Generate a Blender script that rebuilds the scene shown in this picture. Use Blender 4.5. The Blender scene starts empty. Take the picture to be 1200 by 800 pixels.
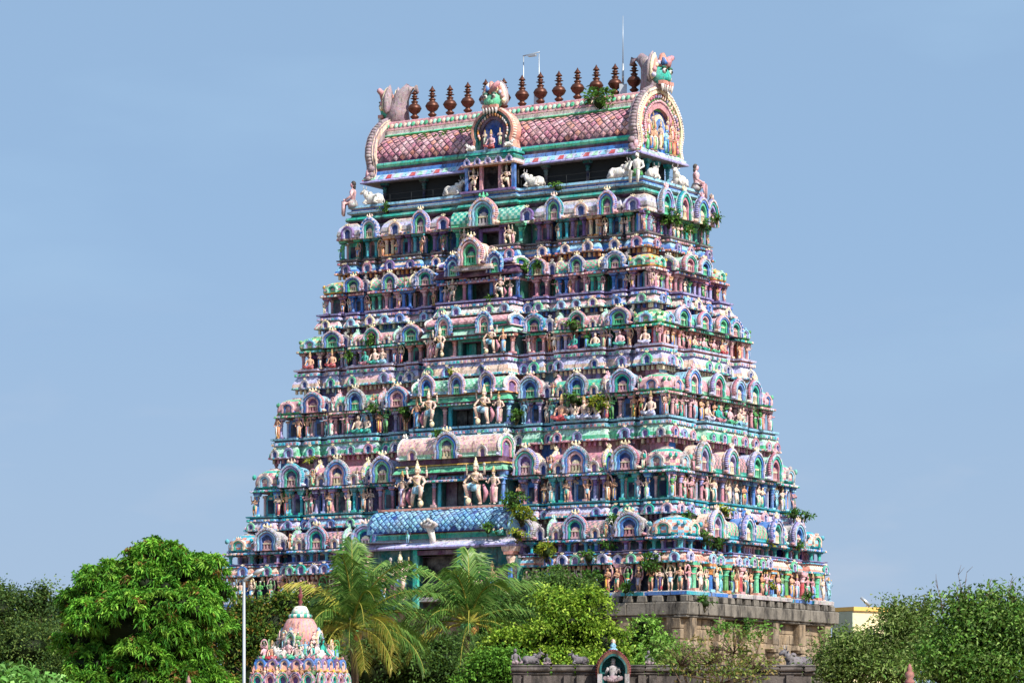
import bpy, math, random
import numpy as np
from mathutils import Matrix, Vector, Euler
R = math.radians
sc = bpy.context.scene
col = sc.collection

# ------------------------------------------------------------------ camera
CAM_Z = 4.0
FPX, HOR = 3945.4, 876.0              # focal length and horizon row in 1200 px photo pixels
cam = bpy.data.cameras.new('camera'); camo = bpy.data.objects.new('camera', cam); col.objects.link(camo)
camo.location = (0, 0, CAM_Z); camo.rotation_euler = (R(90), 0, 0)
cam.sensor_width = 36; cam.lens = FPX / 1200 * 36
cam.shift_y = (HOR - 400) / 1200
cam.clip_start = 1; cam.clip_end = 20000
sc.camera = camo

# ------------------------------------------------------------------ sky, sun, exposure
YAW = R(-32.912); TC = (0.57, 190.0)                 # gopuram axis
cY, sY = math.cos(YAW), math.sin(YAW)
SUN_EL = R(43); _la = R(17)                          # a little in front of the end wall's normal
_lx, _ly = math.cos(_la), -math.sin(_la)
sunh = (_lx * cY - _ly * sY, _lx * sY + _ly * cY)     # horizontal direction towards the sun
W = bpy.data.worlds.new('World'); sc.world = W; W.use_nodes = True
nt = W.node_tree; nt.nodes.clear()
out = nt.nodes.new('ShaderNodeOutputWorld'); bg = nt.nodes.new('ShaderNodeBackground')
sky = nt.nodes.new('ShaderNodeTexSky'); sky.sky_type = 'NISHITA'; sky.sun_disc = False
sky.sun_elevation = SUN_EL; sky.sun_rotation = math.atan2(sunh[0], sunh[1])
sky.air_density = 1.0; sky.dust_density = 0.6; sky.ozone_density = 2.0; sky.altitude = 0
tc = nt.nodes.new('ShaderNodeTexCoord')
mp = nt.nodes.new('ShaderNodeVectorMath'); mp.operation = 'MULTIPLY_ADD'
mp.inputs[1].default_value = (1, 1, 1.0); mp.inputs[2].default_value = (0, 0, 0.3)
nt.links.new(tc.outputs['Generated'], mp.inputs[0]); nt.links.new(mp.outputs[0], sky.inputs[0])
# thin high cloud: soft noise over the whole sky
cn = nt.nodes.new('ShaderNodeTexNoise'); cn.inputs['Scale'].default_value = 9; cn.inputs['Detail'].default_value = 5; cn.inputs['Roughness'].default_value = .5
cs = nt.nodes.new('ShaderNodeMapping'); cs.inputs['Scale'].default_value = (1, 1, 3.2); cs.inputs['Location'].default_value = (0.3, 0, 0.35)
nt.links.new(tc.outputs['Generated'], cs.inputs[0]); nt.links.new(cs.outputs[0], cn.inputs['Vector'])
cr = nt.nodes.new('ShaderNodeMapRange'); cr.inputs[1].default_value = .52; cr.inputs[2].default_value = .85; cr.inputs[3].default_value = .6; cr.inputs[4].default_value = .8
nt.links.new(cn.outputs['Fac'], cr.inputs[0])
mx = nt.nodes.new('ShaderNodeMix'); mx.data_type = 'RGBA'
nt.links.new(cr.outputs[0], mx.inputs['Factor']); nt.links.new(sky.outputs[0], mx.inputs['A'])
mx.inputs['B'].default_value = (2.15, 3.25, 4.55, 1)
sx_ = nt.nodes.new('ShaderNodeSeparateXYZ'); nt.links.new(tc.outputs['Generated'], sx_.inputs[0])
hz = nt.nodes.new('ShaderNodeMapRange'); hz.interpolation_type = 'SMOOTHSTEP'
for i_, v_ in enumerate((0.0, .17, .75, 0.0)): hz.inputs[i_ + 1].default_value = v_
nt.links.new(sx_.outputs['Z'], hz.inputs[0])
mh = nt.nodes.new('ShaderNodeMix'); mh.data_type = 'RGBA'; mh.inputs['B'].default_value = (2.35, 2.95, 3.75, 1)
nt.links.new(hz.outputs[0], mh.inputs['Factor']); nt.links.new(mx.outputs['Result'], mh.inputs['A'])
cc_ = nt.nodes.new('ShaderNodeTexNoise'); cc_.inputs['Scale'].default_value = 16; cc_.inputs['Detail'].default_value = 6
nt.links.new(cs.outputs[0], cc_.inputs['Vector'])
c2_ = nt.nodes.new('ShaderNodeMapRange'); nt.links.new(cc_.outputs['Fac'], c2_.inputs[0])
for i_, v_ in enumerate((.56, .75, 0.0, .5)): c2_.inputs[i_ + 1].default_value = v_
cm_ = nt.nodes.new('ShaderNodeMath'); cm_.operation = 'MULTIPLY'; nt.links.new(c2_.outputs[0], cm_.inputs[0]); nt.links.new(hz.outputs[0], cm_.inputs[1])
mc_ = nt.nodes.new('ShaderNodeMix'); mc_.data_type = 'RGBA'; mc_.inputs['B'].default_value = (3.3, 3.6, 4.2, 1)
nt.links.new(cm_.outputs[0], mc_.inputs['Factor']); nt.links.new(mh.outputs['Result'], mc_.inputs['A'])
nt.links.new(mc_.outputs['Result'], bg.inputs[0]); bg.inputs[1].default_value = 0.127
nt.links.new(bg.outputs[0], out.inputs[0])
sl = bpy.data.lights.new('sun', 'SUN'); sl.energy = 5.0; sl.angle = R(.53); sl.color = (1, .93, .82)
so = bpy.data.objects.new('sun', sl); col.objects.link(so); so.location = (60, -60, 80)
sd = Vector((sunh[0] * math.cos(SUN_EL), sunh[1] * math.cos(SUN_EL), math.sin(SUN_EL)))
so.rotation_euler = sd.to_track_quat('Z', 'Y').to_euler()
sc.view_settings.view_transform = 'Standard'; sc.view_settings.look = 'None'
sc.view_settings.exposure = 0.52; sc.view_settings.gamma = 1.0
sc.cycles.max_bounces = 6; sc.cycles.transparent_max_bounces = 4
sc.cycles.use_denoising = True

# ------------------------------------------------------------------ colours and materials
def lin(c): return c / 12.92 if c <= .04045 else ((c + .055) / 1.055) ** 2.4
def H(s): return tuple(lin(int(s[i:i + 2], 16) / 255) for i in (0, 2, 4))
P = dict(pink=H('d8a8b0'), dpink=H('b97a8e'), rose=H('bf8a92'), lilac=H('9490c6'), purple=H('725897'), plum=H('573755'),
         blue=H('3f78c4'), dblue=H('23478f'), sky=H('86bfe0'), teal=H('2ba597'), green=H('55b78d'), dgreen=H('1d6d58'),
         mint=H('a5d9c2'), turq=H('2a9fb3'), cream=H('e3d3ae'), white=H('dcd8d2'), grey=H('a9a5a8'), dgrey=H('6f6a70'),
         yellow=H('dcb04d'), orange=H('cc8646'), maroon=H('6e2b33'), red=H('b0404a'), skin=H('d6a184'), pale=H('e0bfae'),
         navy=H('1b2340'), black=H('0d0d12'), leaf=H('4d9a52'), gold=H('b39560'), copper=H('5d3526'), lav=H('b9bade'),
         flesh=H('c88f74'), salmon=H('d38f80'), dteal=H('135f63'), ivory=H('e8dfcf'), brown=H('6d4a36'), hair=H('2c2724'), mauve=H('94828a'), brick=H('8f5a54'))

def mat_nodes(name):
    m = bpy.data.materials.new(name); m.use_nodes = True
    n = m.node_tree; b = n.nodes['Principled BSDF']; return m, n, b
def N(n, t, **kw):
    o = n.nodes.new(t)
    for k, v in kw.items(): setattr(o, k, v)
    return o
def mixc(n, fac, a, b, blend='MIX'):
    m = N(n, 'ShaderNodeMix', data_type='RGBA', blend_type=blend)
    for s, v in (('Factor', fac), ('A', a), ('B', b)):
        if hasattr(v, 'is_linked') or hasattr(v, 'links'): n.links.new(v, m.inputs[s])
        elif isinstance(v, (int, float)): m.inputs[s].default_value = v
        else: m.inputs[s].default_value = (*v, 1)
    return m.outputs['Result']
def noise(n, vec, scale, detail=4, rough=.6):
    t = N(n, 'ShaderNodeTexNoise'); t.inputs['Scale'].default_value = scale
    t.inputs['Detail'].default_value = detail; t.inputs['Roughness'].default_value = rough
    n.links.new(vec, t.inputs['Vector']); return t.outputs['Fac']
def rng(n, f, a, b, c=0., d=1.):
    t = N(n, 'ShaderNodeMapRange'); n.links.new(f, t.inputs[0])
    for i, v in enumerate((a, b, c, d)): t.inputs[i + 1].default_value = v
    return t.outputs[0]
def attr_col(n):
    a = N(n, 'ShaderNodeAttribute'); a.attribute_name = 'Col'; return a.outputs['Color']

def stucco(name, rough=.75, grime=.82, bleach=.3, orn=.26, grimecol=H('3a3436')):
    m, n, b = mat_nodes(name)
    c = attr_col(n)
    pos = N(n, 'ShaderNodeNewGeometry').outputs['Position']
    st = N(n, 'ShaderNodeVectorMath', operation='MULTIPLY'); n.links.new(pos, st.inputs[0]); st.inputs[1].default_value = (1, 1, .28)
    f1 = noise(n, st.outputs[0], 2.6, 6, .7)           # vertical rain streaks
    f2 = noise(n, pos, 1.1, 5, .65)                    # faded patches
    f3 = noise(n, pos, 17, 3, .7)
    vo = N(n, 'ShaderNodeTexVoronoi'); vo.inputs['Scale'].default_value = 10; n.links.new(pos, vo.inputs['Vector'])
    hs = N(n, 'ShaderNodeHueSaturation'); hs.inputs['Saturation'].default_value = .5; n.links.new(vo.outputs['Color'], hs.inputs['Color'])
    c = mixc(n, orn, c, hs.outputs[0], 'OVERLAY')
    c = mixc(n, rng(n, f2, .42, .72, 0, bleach), c, H('d9d4cf'))
    st2 = N(n, 'ShaderNodeVectorMath', operation='MULTIPLY'); n.links.new(pos, st2.inputs[0]); st2.inputs[1].default_value = (1, 1, .12)
    f4 = noise(n, st2.outputs[0], 5.5, 5, .75)
    c = mixc(n, rng(n, f1, .52, .7, 0, grime), c, grimecol)
    c = mixc(n, rng(n, f4, .56, .66, 0, grime), c, tuple(x * .5 for x in grimecol))
    c = mixc(n, rng(n, f3, .55, .68, 0, grime * .9), c, grimecol)
    n.links.new(c, b.inputs['Base Color']); b.inputs['Roughness'].default_value = rough
    b.inputs['Specular IOR Level'].default_value = .25
    bp = N(n, 'ShaderNodeBump'); bp.inputs['Strength'].default_value = .35; bp.inputs['Distance'].default_value = .04
    n.links.new(noise(n, pos, 11, 5, .7), bp.inputs['Height']); n.links.new(bp.outputs[0], b.inputs['Normal'])
    return m
def leafmat(name, trans=.3, gloss=.6):
    m, n, b = mat_nodes(name)
    c = attr_col(n)
    b.inputs['Roughness'].default_value = gloss; b.inputs['Specular IOR Level'].default_value = .16
    n.links.new(c, b.inputs['Base Color'])
    t = N(n, 'ShaderNodeBsdfTranslucent')
    n.links.new(mixc(n, .5, c, (.16, .22, .01)), t.inputs[0])
    ms = N(n, 'ShaderNodeMixShader'); ms.inputs[0].default_value = trans
    n.links.new(b.outputs[0], ms.inputs[1]); n.links.new(t.outputs[0], ms.inputs[2])
    n.links.new(ms.outputs[0], n.nodes['Material Output'].inputs[0])
    return m
def stonemat(name, c1, c2, dark, scale=1.3, rough=.85):
    m, n, b = mat_nodes(name)
    pos = N(n, 'ShaderNodeNewGeometry').outputs['Position']
    oi = N(n, 'ShaderNodeObjectInfo').outputs['Random']
    c = mixc(n, rng(n, noise(n, pos, scale, 6, .7), .35, .68), c1, c2)
    c = mixc(n, rng(n, oi, 0, 1, 0, .5), c, c2)
    st = N(n, 'ShaderNodeVectorMath', operation='MULTIPLY'); n.links.new(pos, st.inputs[0]); st.inputs[1].default_value = (1, 1, .3)
    c = mixc(n, rng(n, noise(n, st.outputs[0], 1.7, 6, .72), .44, .62, 0, .9), c, dark)
    c = mixc(n, rng(n, noise(n, pos, 14, 4, .7), .5, .75, 0, .5), c, dark)
    n.links.new(c, b.inputs['Base Color']); b.inputs['Roughness'].default_value = rough
    bp = N(n, 'ShaderNodeBump'); bp.inputs['Strength'].default_value = .6; bp.inputs['Distance'].default_value = .05
    n.links.new(noise(n, pos, 8, 6, .7), bp.inputs['Height']); n.links.new(bp.outputs[0], b.inputs['Normal'])
    return m
def plainmat(name, c, rough=.6, metal=0., var=.25):
    m, n, b = mat_nodes(name)
    pos = N(n, 'ShaderNodeNewGeometry').outputs['Position']
    cc = mixc(n, rng(n, noise(n, pos, 3, 5, .7), .4, .75, 0, var), c, tuple(x * .35 for x in c))
    n.links.new(cc, b.inputs['Base Color']); b.inputs['Roughness'].default_value = rough; b.inputs['Metallic'].default_value = metal
    return m
M_ST = stucco('painted_stucco')
M_OLD = stucco('weathered_stucco', .85, .95, .1, .1, H('1f1c1b'))
M_LEAF = leafmat('leaf'); M_PALM = leafmat('palm_leaf', .25, .35)
M_BARK = plainmat('bark', H('5c4a3b'), .9)
M_GRAN = stonemat('granite', H('ab9272'), H('8d8070'), H('352f2a'))
M_GRANG = stonemat('grey_granite', H('8a847b'), H('726c64'), H('2a2725'))
M_WALL = stonemat('mossy_wall_stone', H('6f6963'), H('574e4d'), H('181615'), 2.5)
M_COP = plainmat('copper_finial', H('5a3426'), .45, .5, .4)
M_METAL = plainmat('galvanised_steel', H('b8bec4'), .45, .6, .1)
M_DARK = plainmat('shade_and_dark_paint', H('1c2226'), .9)
M_SOIL = plainmat('soil', H('8a7456'), .95)
M_CREAM = plainmat('cream_wall_paint', H('e6d7ad'), .8); M_GREYW = plainmat('grey_green_side', H('a9b3a0'), .8)
M_YEL = plainmat('yellow_trim_paint', H('dfb765'), .7)

# ------------------------------------------------------------------ mesh builder
class MB:
    def __init__(s): s.v = []; s.f = []; s.c = []; s.sm = []
    def add(s, vs, fs, c, smooth=False, M=None):
        o = len(s.v)
        if M is not None: vs = [tuple(M @ Vector(p)) for p in vs]
        s.v += [tuple(p) for p in vs]
        for i, f in enumerate(fs):
            s.f.append([k + o for k in f]); s.c.append(c[i] if isinstance(c, list) else c); s.sm.append(smooth)
    def merge(s, o, M=None):
        k = len(s.v)
        s.v += [tuple(M @ Vector(p)) for p in o.v] if M is not None else list(o.v)
        s.f += [[i + k for i in f] for f in o.f]; s.c += o.c; s.sm += o.sm
    def box(s, x, y, z, sx, sy, sz, c, M=None, tap=1.):
        a, b = sx / 2, sy / 2; ta, tb = a * tap, b * tap
        v = [(x - a, y - b, z), (x + a, y - b, z), (x + a, y + b, z), (x - a, y + b, z),
             (x - ta, y - tb, z + sz), (x + ta, y - tb, z + sz), (x + ta, y + tb, z + sz), (x - ta, y + tb, z + sz)]
        s.add(v, [(0, 3, 2, 1), (4, 5, 6, 7), (0, 1, 5, 4), (1, 2, 6, 5), (2, 3, 7, 6), (3, 0, 4, 7)], c, M=M)
    def lathe(s, prof, n, c, o=(0, 0, 0), sx=1., sy=1., smooth=True, sq=0., M=None):
        vs = []; fs = []; cs = []
        for r, z in prof:
            for k in range(n):
                t = 2 * math.pi * (k + .5) / n; ct, st = math.cos(t), math.sin(t)
                if sq:
                    q = max(abs(ct), abs(st)); w = 1 - sq + sq / q; ct *= w; st *= w
                vs.append((o[0] + r * ct * sx, o[1] + r * st * sy, o[2] + z))
        for j in range(len(prof) - 1):
            for k in range(n):
                k2 = (k + 1) % n
                fs.append((j * n + k, j * n + k2, (j + 1) * n + k2, (j + 1) * n + k))
                cs.append(c(j, k) if callable(c) else (c[j % len(c)] if isinstance(c, list) else c))
        fs.append(tuple(range((len(prof) - 1) * n, len(prof) * n))); cs.append(cs[-1])
        fs.append(tuple(reversed(range(n)))); cs.append(cs[0])
        s.add(vs, fs, cs, smooth, M)
    def ell(s, o, r, c, n=7, m=5, M=None):
        prof = [(max(math.sin(math.pi * j / m), .02), -math.cos(math.pi * j / m)) for j in range(m + 1)]
        s.lathe([(a * r[0], b * r[2]) for a, b in prof], n, c, o, 1, r[1] / r[0], M=M)
    def tube(s, pts, rad, c, n=6, smooth=True, M=None):
        vs = []; fs = []; pts = [Vector(p) for p in pts]
        for i, p in enumerate(pts):
            d = (pts[min(i + 1, len(pts) - 1)] - pts[max(i - 1, 0)]).normalized()
            u = d.cross(Vector((0.13, 1, 0.07))); u = u.normalized(); w = d.cross(u)
            r = rad[i] if isinstance(rad, (list, tuple)) else rad
            for k in range(n):
                t = 2 * math.pi * k / n; vs.append(p + u * (r * math.cos(t)) + w * (r * math.sin(t)))
        for j in range(len(pts) - 1):
            for k in range(n):
                k2 = (k + 1) % n; fs.append((j * n + k, j * n + k2, (j + 1) * n + k2, (j + 1) * n + k))
        fs.append(tuple(reversed(range(n)))); fs.append(tuple(range((len(pts) - 1) * n, len(pts) * n)))
        cs = [c[min(i // n, len(c) - 1)] for i in range(len(fs))] if isinstance(c, list) else c
        s.add(vs, fs, cs, smooth, M)
    def ring(s, A, B, y0, y1, c, cside=None, M=None):
        """band between outlines A (outer) and B (inner), points (x,z); front at y0, back at y1"""
        n = len(A); vs = []
        for y in (y0, y1):
            for L in (A, B): vs += [(x, y, z) for x, z in L]
        fs = []; cs = []
        for i in range(n - 1):
            fs += [(i, i + 1, n + i + 1, n + i), (2 * n + i, 3 * n + i, 3 * n + i + 1, 2 * n + i + 1),
                   (i, 2 * n + i, 2 * n + i + 1, i + 1), (n + i, n + i + 1, 3 * n + i + 1, 3 * n + i)]
            ci = c[i % len(c)] if isinstance(c, list) else c
            cs += [ci, ci, cside or ci, cside or ci]
        c = c[0] if isinstance(c, list) else c
        fs += [(0, n, 3 * n, 2 * n), (n - 1, 3 * n - 1, 4 * n - 1, 2 * n - 1)]; cs += [c, c]
        s.add(vs, fs, cs, M=M)
    def plate(s, A, y0, y1, c, cside=None, M=None):
        n = len(A); vs = [(x, y0, z) for x, z in A] + [(x, y1, z) for x, z in A]
        fs = [tuple(range(n)), tuple(reversed(range(n, 2 * n)))]; cs = [c, c]
        for i in range(n):
            j = (i + 1) % n; fs.append((i, n + i, n + j, j)); cs.append(cside or c)
        s.add(vs, fs, cs, M=M)
    def mesh(s, name, mat):
        me = bpy.data.meshes.new(name); me.from_pydata(s.v, [], s.f)
        a = me.attributes.new('Col', 'FLOAT_COLOR', 'FACE')
        a.data.foreach_set('color', np.array([(*c, 1) for c in s.c], dtype=np.float32).ravel())
        me.polygons.foreach_set('use_smooth', s.sm)
        me.materials.append(mat); me.update(); return me
def link(name, me, parent=None, loc=(0, 0, 0), rz=0., scale=(1, 1, 1)):
    o = bpy.data.objects.new(name, me); col.objects.link(o)
    if parent: o.parent = parent
    o.location = loc
    if rz: o.rotation_euler = (0, 0, rz)
    if scale != (1, 1, 1): o.scale = scale
    return o
def tag(o, label=None, cat=None, group=None, kind=None):
    for k, v in (('label', label), ('category', cat), ('group', group), ('kind', kind)):
        if v: o[k] = v
    return o
def at(px, py, D): return Vector(((px - 600) / FPX * D, D, CAM_Z + (HOR - py) / FPX * D))

# ------------------------------------------------------------------ ground
g = MB(); g.add([(-6000, -3000, 0), (6000, -3000, 0), (6000, 9000, 0), (-6000, 9000, 0)], [(0, 1, 2, 3)], P['grey'])
tag(link('ground', g.mesh('ground', M_SOIL)), kind='structure')

# ------------------------------------------------------------------ stucco prototypes
random.seed(4)
def horseshoe(w, h, k=1., n=18, foot=True):
    """outline of a kudu arch of outer width w and height h, shrunk about its circle centre by k"""
    r = w / 2; cz = h * .44; pts = []
    t0, t1 = (R(-27), R(207))
    for i in range(n + 1):
        t = t0 + (t1 - t0) * i / n; up = 1 + .12 * max(0, math.sin(t)) ** 6
        pts.append((r * k * math.cos(t), cz + (h - cz) / 1.12 * k * math.sin(t) * up))
    if foot:
        pts = [(r * k * .97, 0)] + pts + [(-r * k * .97, 0)]
    return pts
def arch_mb(w, h, cols, d=.28, beads=True, shrine='green', crown='cream', vault=0., n=18, figure=False):
    """kudu arch facing -y, back plane y=0"""
    m = MB(); ks = [1, .87, .79, .68, .6, .46] if len(cols) >= 3 else [1, .75, .5]
    if len(cols) == 3: cols = [cols[0], random.choice(['pale', 'lav', 'plum', 'rose']), cols[1], random.choice(['ivory', 'lav', 'pink']), cols[2]]
    deps = [1, .74, .9, .6, .72]
    for i in range(len(ks) - 1):
        m.ring(horseshoe(w, h, ks[i], n), horseshoe(w, h, ks[i + 1], n), -d * deps[i], .02, [P[cols[i]], P['lav' if cols[i] != 'lav' else 'grey']] if i == 0 and beads else P[cols[i]])
    m.plate(list(reversed(horseshoe(w, h, ks[-1] * 1.02, 12))), -d * .12, .02, P['dblue'] if random.random() < .6 else P['purple'])
    if beads:
        A = horseshoe(w, h, 1.0, 27, False)
        for x, z in A[0:]:
            m.ell((x * 1.02, -d * .55, h * .44 + (z - h * .44) * 1.02), (w * .034, d * .42, w * .042), P[beads if isinstance(beads, str) else cols[0]], 5, 3)
    # volute feet
    for s in (-1, 1):
        m.ell((s * w * .52, -d * .5, h * .07), (w * .1, d * .5, h * .07), P[cols[1]], 6, 4)
    iw, ih = w * .44, h * .6
    if figure:
        m.merge(figure, Matrix.Translation((0, -d * .45, 0)) @ Matrix.Scale(ih * .62, 4))
    elif shrine:
        c = P[shrine]; c2 = P['cream' if shrine != 'cream' else 'pink']
        m.box(0, -d * .32, 0, iw * .86, d * .5, ih * .14, c)
        for s in (-1, 0, 1): m.box(s * iw * .3, -d * .32, ih * .14, iw * .14, d * .4, ih * .34, c)
        m.box(0, -d * .32, ih * .48, iw * .8, d * .5, ih * .1, c2)
        m.box(0, -d * .32, ih * .58, iw * .6, d * .45, ih * .14, c)
        m.box(0, -d * .32, ih * .72, iw * .4, d * .4, ih * .1, c, tap=.6)
    if crown:
        m.ell((0, -d * .5, h * 1.04), (w * .12, d * .45, h * .09), P[crown], 6, 4)
        for s in (-1, 1):
            m.tube([(s * w * .06, -d * .5, h * 1.06), (s * w * .16, -d * .5, h * 1.12), (s * w * .12, -d * .5, h * 1.2)], [w * .05, w * .045, w * .015], P[crown], 5)
        m.tube([(0, -d * .5, h * 1.08), (0, -d * .5, h * 1.24)], [w * .05, w * .015], P[crown], 5)
    if vault:
        A = horseshoe(w * .86, h * .9, 1., 12)
        m.plate(list(reversed(A)), 0.01, vault, P[cols[1]], P[cols[0]])
    return m
def column_mb(h, w, c1, c2, c3):
    m = MB()
    m.box(0, 0, 0, w * 1.5, w * 1.5, h * .1, P[c2])
    m.lathe([(w * .5, h * .1), (w * .46, h * .62)], 8, P[c1], smooth=False)
    m.lathe([(w * .46, h * .6), (w * .66, h * .64), (w * .46, h * .68), (w * .62, h * .74), (w * .74, h * .79), (w * .5, h * .84)], 8, P[c3])
    m.box(0, 0, h * .84, w * 1.7, w * 1.5, h * .06, P[c2]); m.box(0, 0, h * .9, w * 2.3, w * 1.3, h * .1, P[c3], tap=1.1)
    return m
def kuta_mb(s, h, cols, arch, finial=True, rnd=.35):
    """square domed corner pavilion, centred"""
    m = MB(); r = s * .5
    pr = [(1.0, 0), (1.06, .04), (1.08, .1), (1.1, .2), (1.08, .36), (1.0, .52), (.84, .66), (.6, .77), (.36, .82), (.3, .84), (.34, .87), (.1, .9)]
    c0, c1, c2 = cols
    def cf(j, k):
        if j < 2: return P[c2]
        if j in (6,): return P[c2]
        if j in (8, 9, 10): return P['white']
        return P[c0] if (k + j) % 2 else P[c1]
    m.lathe([(a * r, z * h) for a, z in pr], 24, cf, smooth=False, sq=1 - rnd)
    am = arch_mb(s * .46, h * .52, arch, .16, beads=False, shrine=None, crown=arch[0], n=12)
    for q in range(4):
        Mx = Matrix.Rotation(q * math.pi / 2, 4, 'Z') @ Matrix.Translation((0, -r * 1.02, h * .06))
        m.merge(am, Mx)
        for sx in (-1, 1):   # corner leaf crests
            m.ell((sx * r * .8, -r * 1.02, h * .5), (s * .06, s * .05, h * .12), P[c2], 5, 3, M=Matrix.Rotation(q * math.pi / 2, 4, 'Z'))
    if finial:
        m.lathe([(.1, .88), (.16, .92), (.1, .96), (.2, 1.02), (.2, 1.08), (.07, 1.12), (.1, 1.16), (.02, 1.28)], 8, P['maroon'], sx=s * .3 / .5 * .55, sy=s * .3 / .5 * .55, M=Matrix.Diagonal((1, 1, h, 1)))
    return m
def vault_section(D, Hh):
    p = [(-.5, 0), (-.53, .05), (-.5, .1), (-.54, .2), (-.555, .36), (-.53, .52), (-.46, .68), (-.34, .82), (-.18, .93), (-.1, .96)]
    return [(y * D, z * Hh) for y, z in p] + [(-y * D, z * Hh) for y, z in reversed(p)]
def barrel_mb(L, D, Hh, cols, nx, lines=None):
    """barrel vault along x, cols: (a,b scales, base band, top band)"""
    m = MB(); S = vault_section(D, Hh); c0, c1, cb, ct = cols
    vs = []; fs = []; cs = []; ns = len(S)
    for i in range(nx + 1):
        x = -L / 2 + L * i / nx
        vs += [(x, y, z) for y, z in S]
    for i in range(nx):
        for j in range(ns - 1):
            fs.append((i * ns + j, (i + 1) * ns + j, (i + 1) * ns + j + 1, i * ns + j + 1))
            q = min(j, ns - 2 - j)
            cs.append(P[cb] if q < 3 else P[ct] if q >= 8 else (P[c0] if (i + j) % 2 else P[c1]))
    fs += [tuple(range(ns - 1, -1, -1)), tuple(range(nx * ns, nx * ns + ns))]; cs += [P[c0]] * 2
    m.add(vs, fs, cs)
    return m
def shala_mb(L, D, Hh, cols, arch, endc, centre=True, vh=.76):
    m = barrel_mb(L, D, Hh * vh, cols, max(6, int(L / .16)))
    e = arch_mb(D * 1.08, Hh * (.86 if vh < 1 else 1.05), endc, .16, beads=True, shrine=None, crown=endc[0], n=14)
    m.merge(e, Matrix.Translation((L / 2, 0, 0)) @ Matrix.Rotation(R(90), 4, 'Z'))
    m.merge(e, Matrix.Translation((-L / 2, 0, 0)) @ Matrix.Rotation(R(-90), 4, 'Z'))
    if centre:
        w = min(Hh * 1.12, L * .62)
        m.merge(arch_mb(w, Hh * .98, arch, .26, beads=random.choice(['lilac', 'rose', 'grey', 'turq']), shrine=random.choice(['pink', 'green', 'cream', 'rose'])), Matrix.Translation((0, -D * .5, -.02)))
        for s in (-1, 1):
            if L > 2.6:
                m.merge(arch_mb(w * .38, Hh * .42, ['grey', 'pale'], .12, beads=False, shrine=None, crown='cream', n=10), Matrix.Translation((s * L * .36, -D * .54, 0)))
    return m

# ---- figures: one mesh, facing -y, height about 1.75 with crown, feet at z=0
def limb(m, pts, rad, c): m.tube(pts, rad, c, 6)
def figure_mb(skin, cloth, cloth2, crown='cone', arms='fold', skirt='long', sway=0., four=False, halo=None, hair=None):
    m = MB(); s, cl, c2 = P[skin], P[cloth], P[cloth2]; x0 = sway
    for k in (-1, 1):
        kx = k * .1
        limb(m, [(kx + x0 * .8, 0, .86), (kx * 1.25 + x0 * .4, -.05, .48), (kx * 1.1, 0, .09)], [.12, .085, .05], s)
        m.ell((kx * 1.15, -.07, .045), (.055, .13, .045), s, 6, 4)
    hem = {'long': .1, 'knee': .45, 'short': .62}[skirt]
    m.lathe([(.19 if hem < .3 else .21, hem), (.185, hem + .1), (.2, .78), (.17, .93), (.14, 1.0)], 10, [cl, cl, cl, c2], (x0 * .6, 0, 0), 1, .72)
    if skirt == 'long': m.tube([(x0 * .6, -.15, .9), (x0 * .5 + .02, -.17, .5), (x0 * .3, -.16, .15)], [.05, .04, .05], c2, 5)
    m.lathe([(.15, .92), (.125, 1.04), (.165, 1.18), (.2, 1.3), (.17, 1.38), (.06, 1.43), (.055, 1.5)], 10, s, (x0 * .5, 0, 0), 1, .62)
    m.ell((x0 * .2, -.01, 1.57), (.085, .095, .115), s, 8, 6)
    m.ell((x0 * .2, -.1, 1.555), (.02, .025, .03), s, 4, 3)
    if hair: m.ell((x0 * .2, .03, 1.6), (.1, .1, .12), P[hair], 7, 5)
    if crown == 'cone':
        m.lathe([(.1, 1.62), (.115, 1.66), (.085, 1.68), (.09, 1.75), (.06, 1.78), (.06, 1.84), (.02, 1.95)], 8, P['gold' if cloth != 'yellow' else 'pale'], (x0 * .2, 0, 0))
    elif crown == 'bun': m.ell((x0 * .2, .02, 1.7), (.07, .07, .06), P['hair'], 6, 4)
    elif crown == 'turban': m.ell((x0 * .2, 0, 1.67), (.115, .115, .06), P[cloth2], 7, 4)
    sh = 1.32
    def arm(k, el, ha, thin=1.):
        limb(m, [(k * .2 + x0 * .4, 0, sh), el, ha], [.068 * thin, .052 * thin, .036 * thin], s); m.ell(ha, (.045, .045, .05), s, 5, 4)
    for k in (-1, 1):
        if arms == 'fold': arm(k, (k * .29, -.06, 1.08), (k * .04, -.22, 1.18))
        elif arms == 'down': arm(k, (k * .29, .01, 1.06), (k * .27, -.06, .78))
        elif arms == 'bless': arm(k, (k * .3, -.05, 1.08), (k * .27, -.22, 1.3) if k > 0 else (k * .26, -.15, .95))
        elif arms == 'up': arm(k, (k * .36, -.05, 1.3), (k * .38, -.12, 1.62) if k > 0 else (k * .16, -.2, 1.05))
        elif arms == 'wide': arm(k, (k * .4, -.04, 1.22), (k * .6, -.12, 1.25))
        elif arms == 'hip': arm(k, (k * .36, .03, 1.08), (k * .19, -.08, .95) if k > 0 else (k * .3, -.2, 1.15))
        if four:
            arm(k, (k * .4, .04, 1.3), (k * .38, -.03, 1.58), .8); m.ell((k * .38, -.04, 1.68), (.06, .03, .07), P['gold'], 6, 4)
    for z, r in ((1.4, .1), (1.3, .15)):   # necklace
        m.lathe([(r, z), (r * 1.12, z + .015), (r, z + .03)], 8, P['gold'], (x0 * .4, -.02, 0), 1, .75)
    if halo:
        A = [(.36 * math.cos(R(t)) * (1 + .04 * (i % 2)), 1.3 + .62 * math.sin(R(t))) for i, t in enumerate(range(-60, 241, 15))]
        B = [(x * .8, 1.3 + (z - 1.3) * .8) for x, z in A]; m.ring(A, B, .06, .14, P[halo])
    return m
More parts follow.
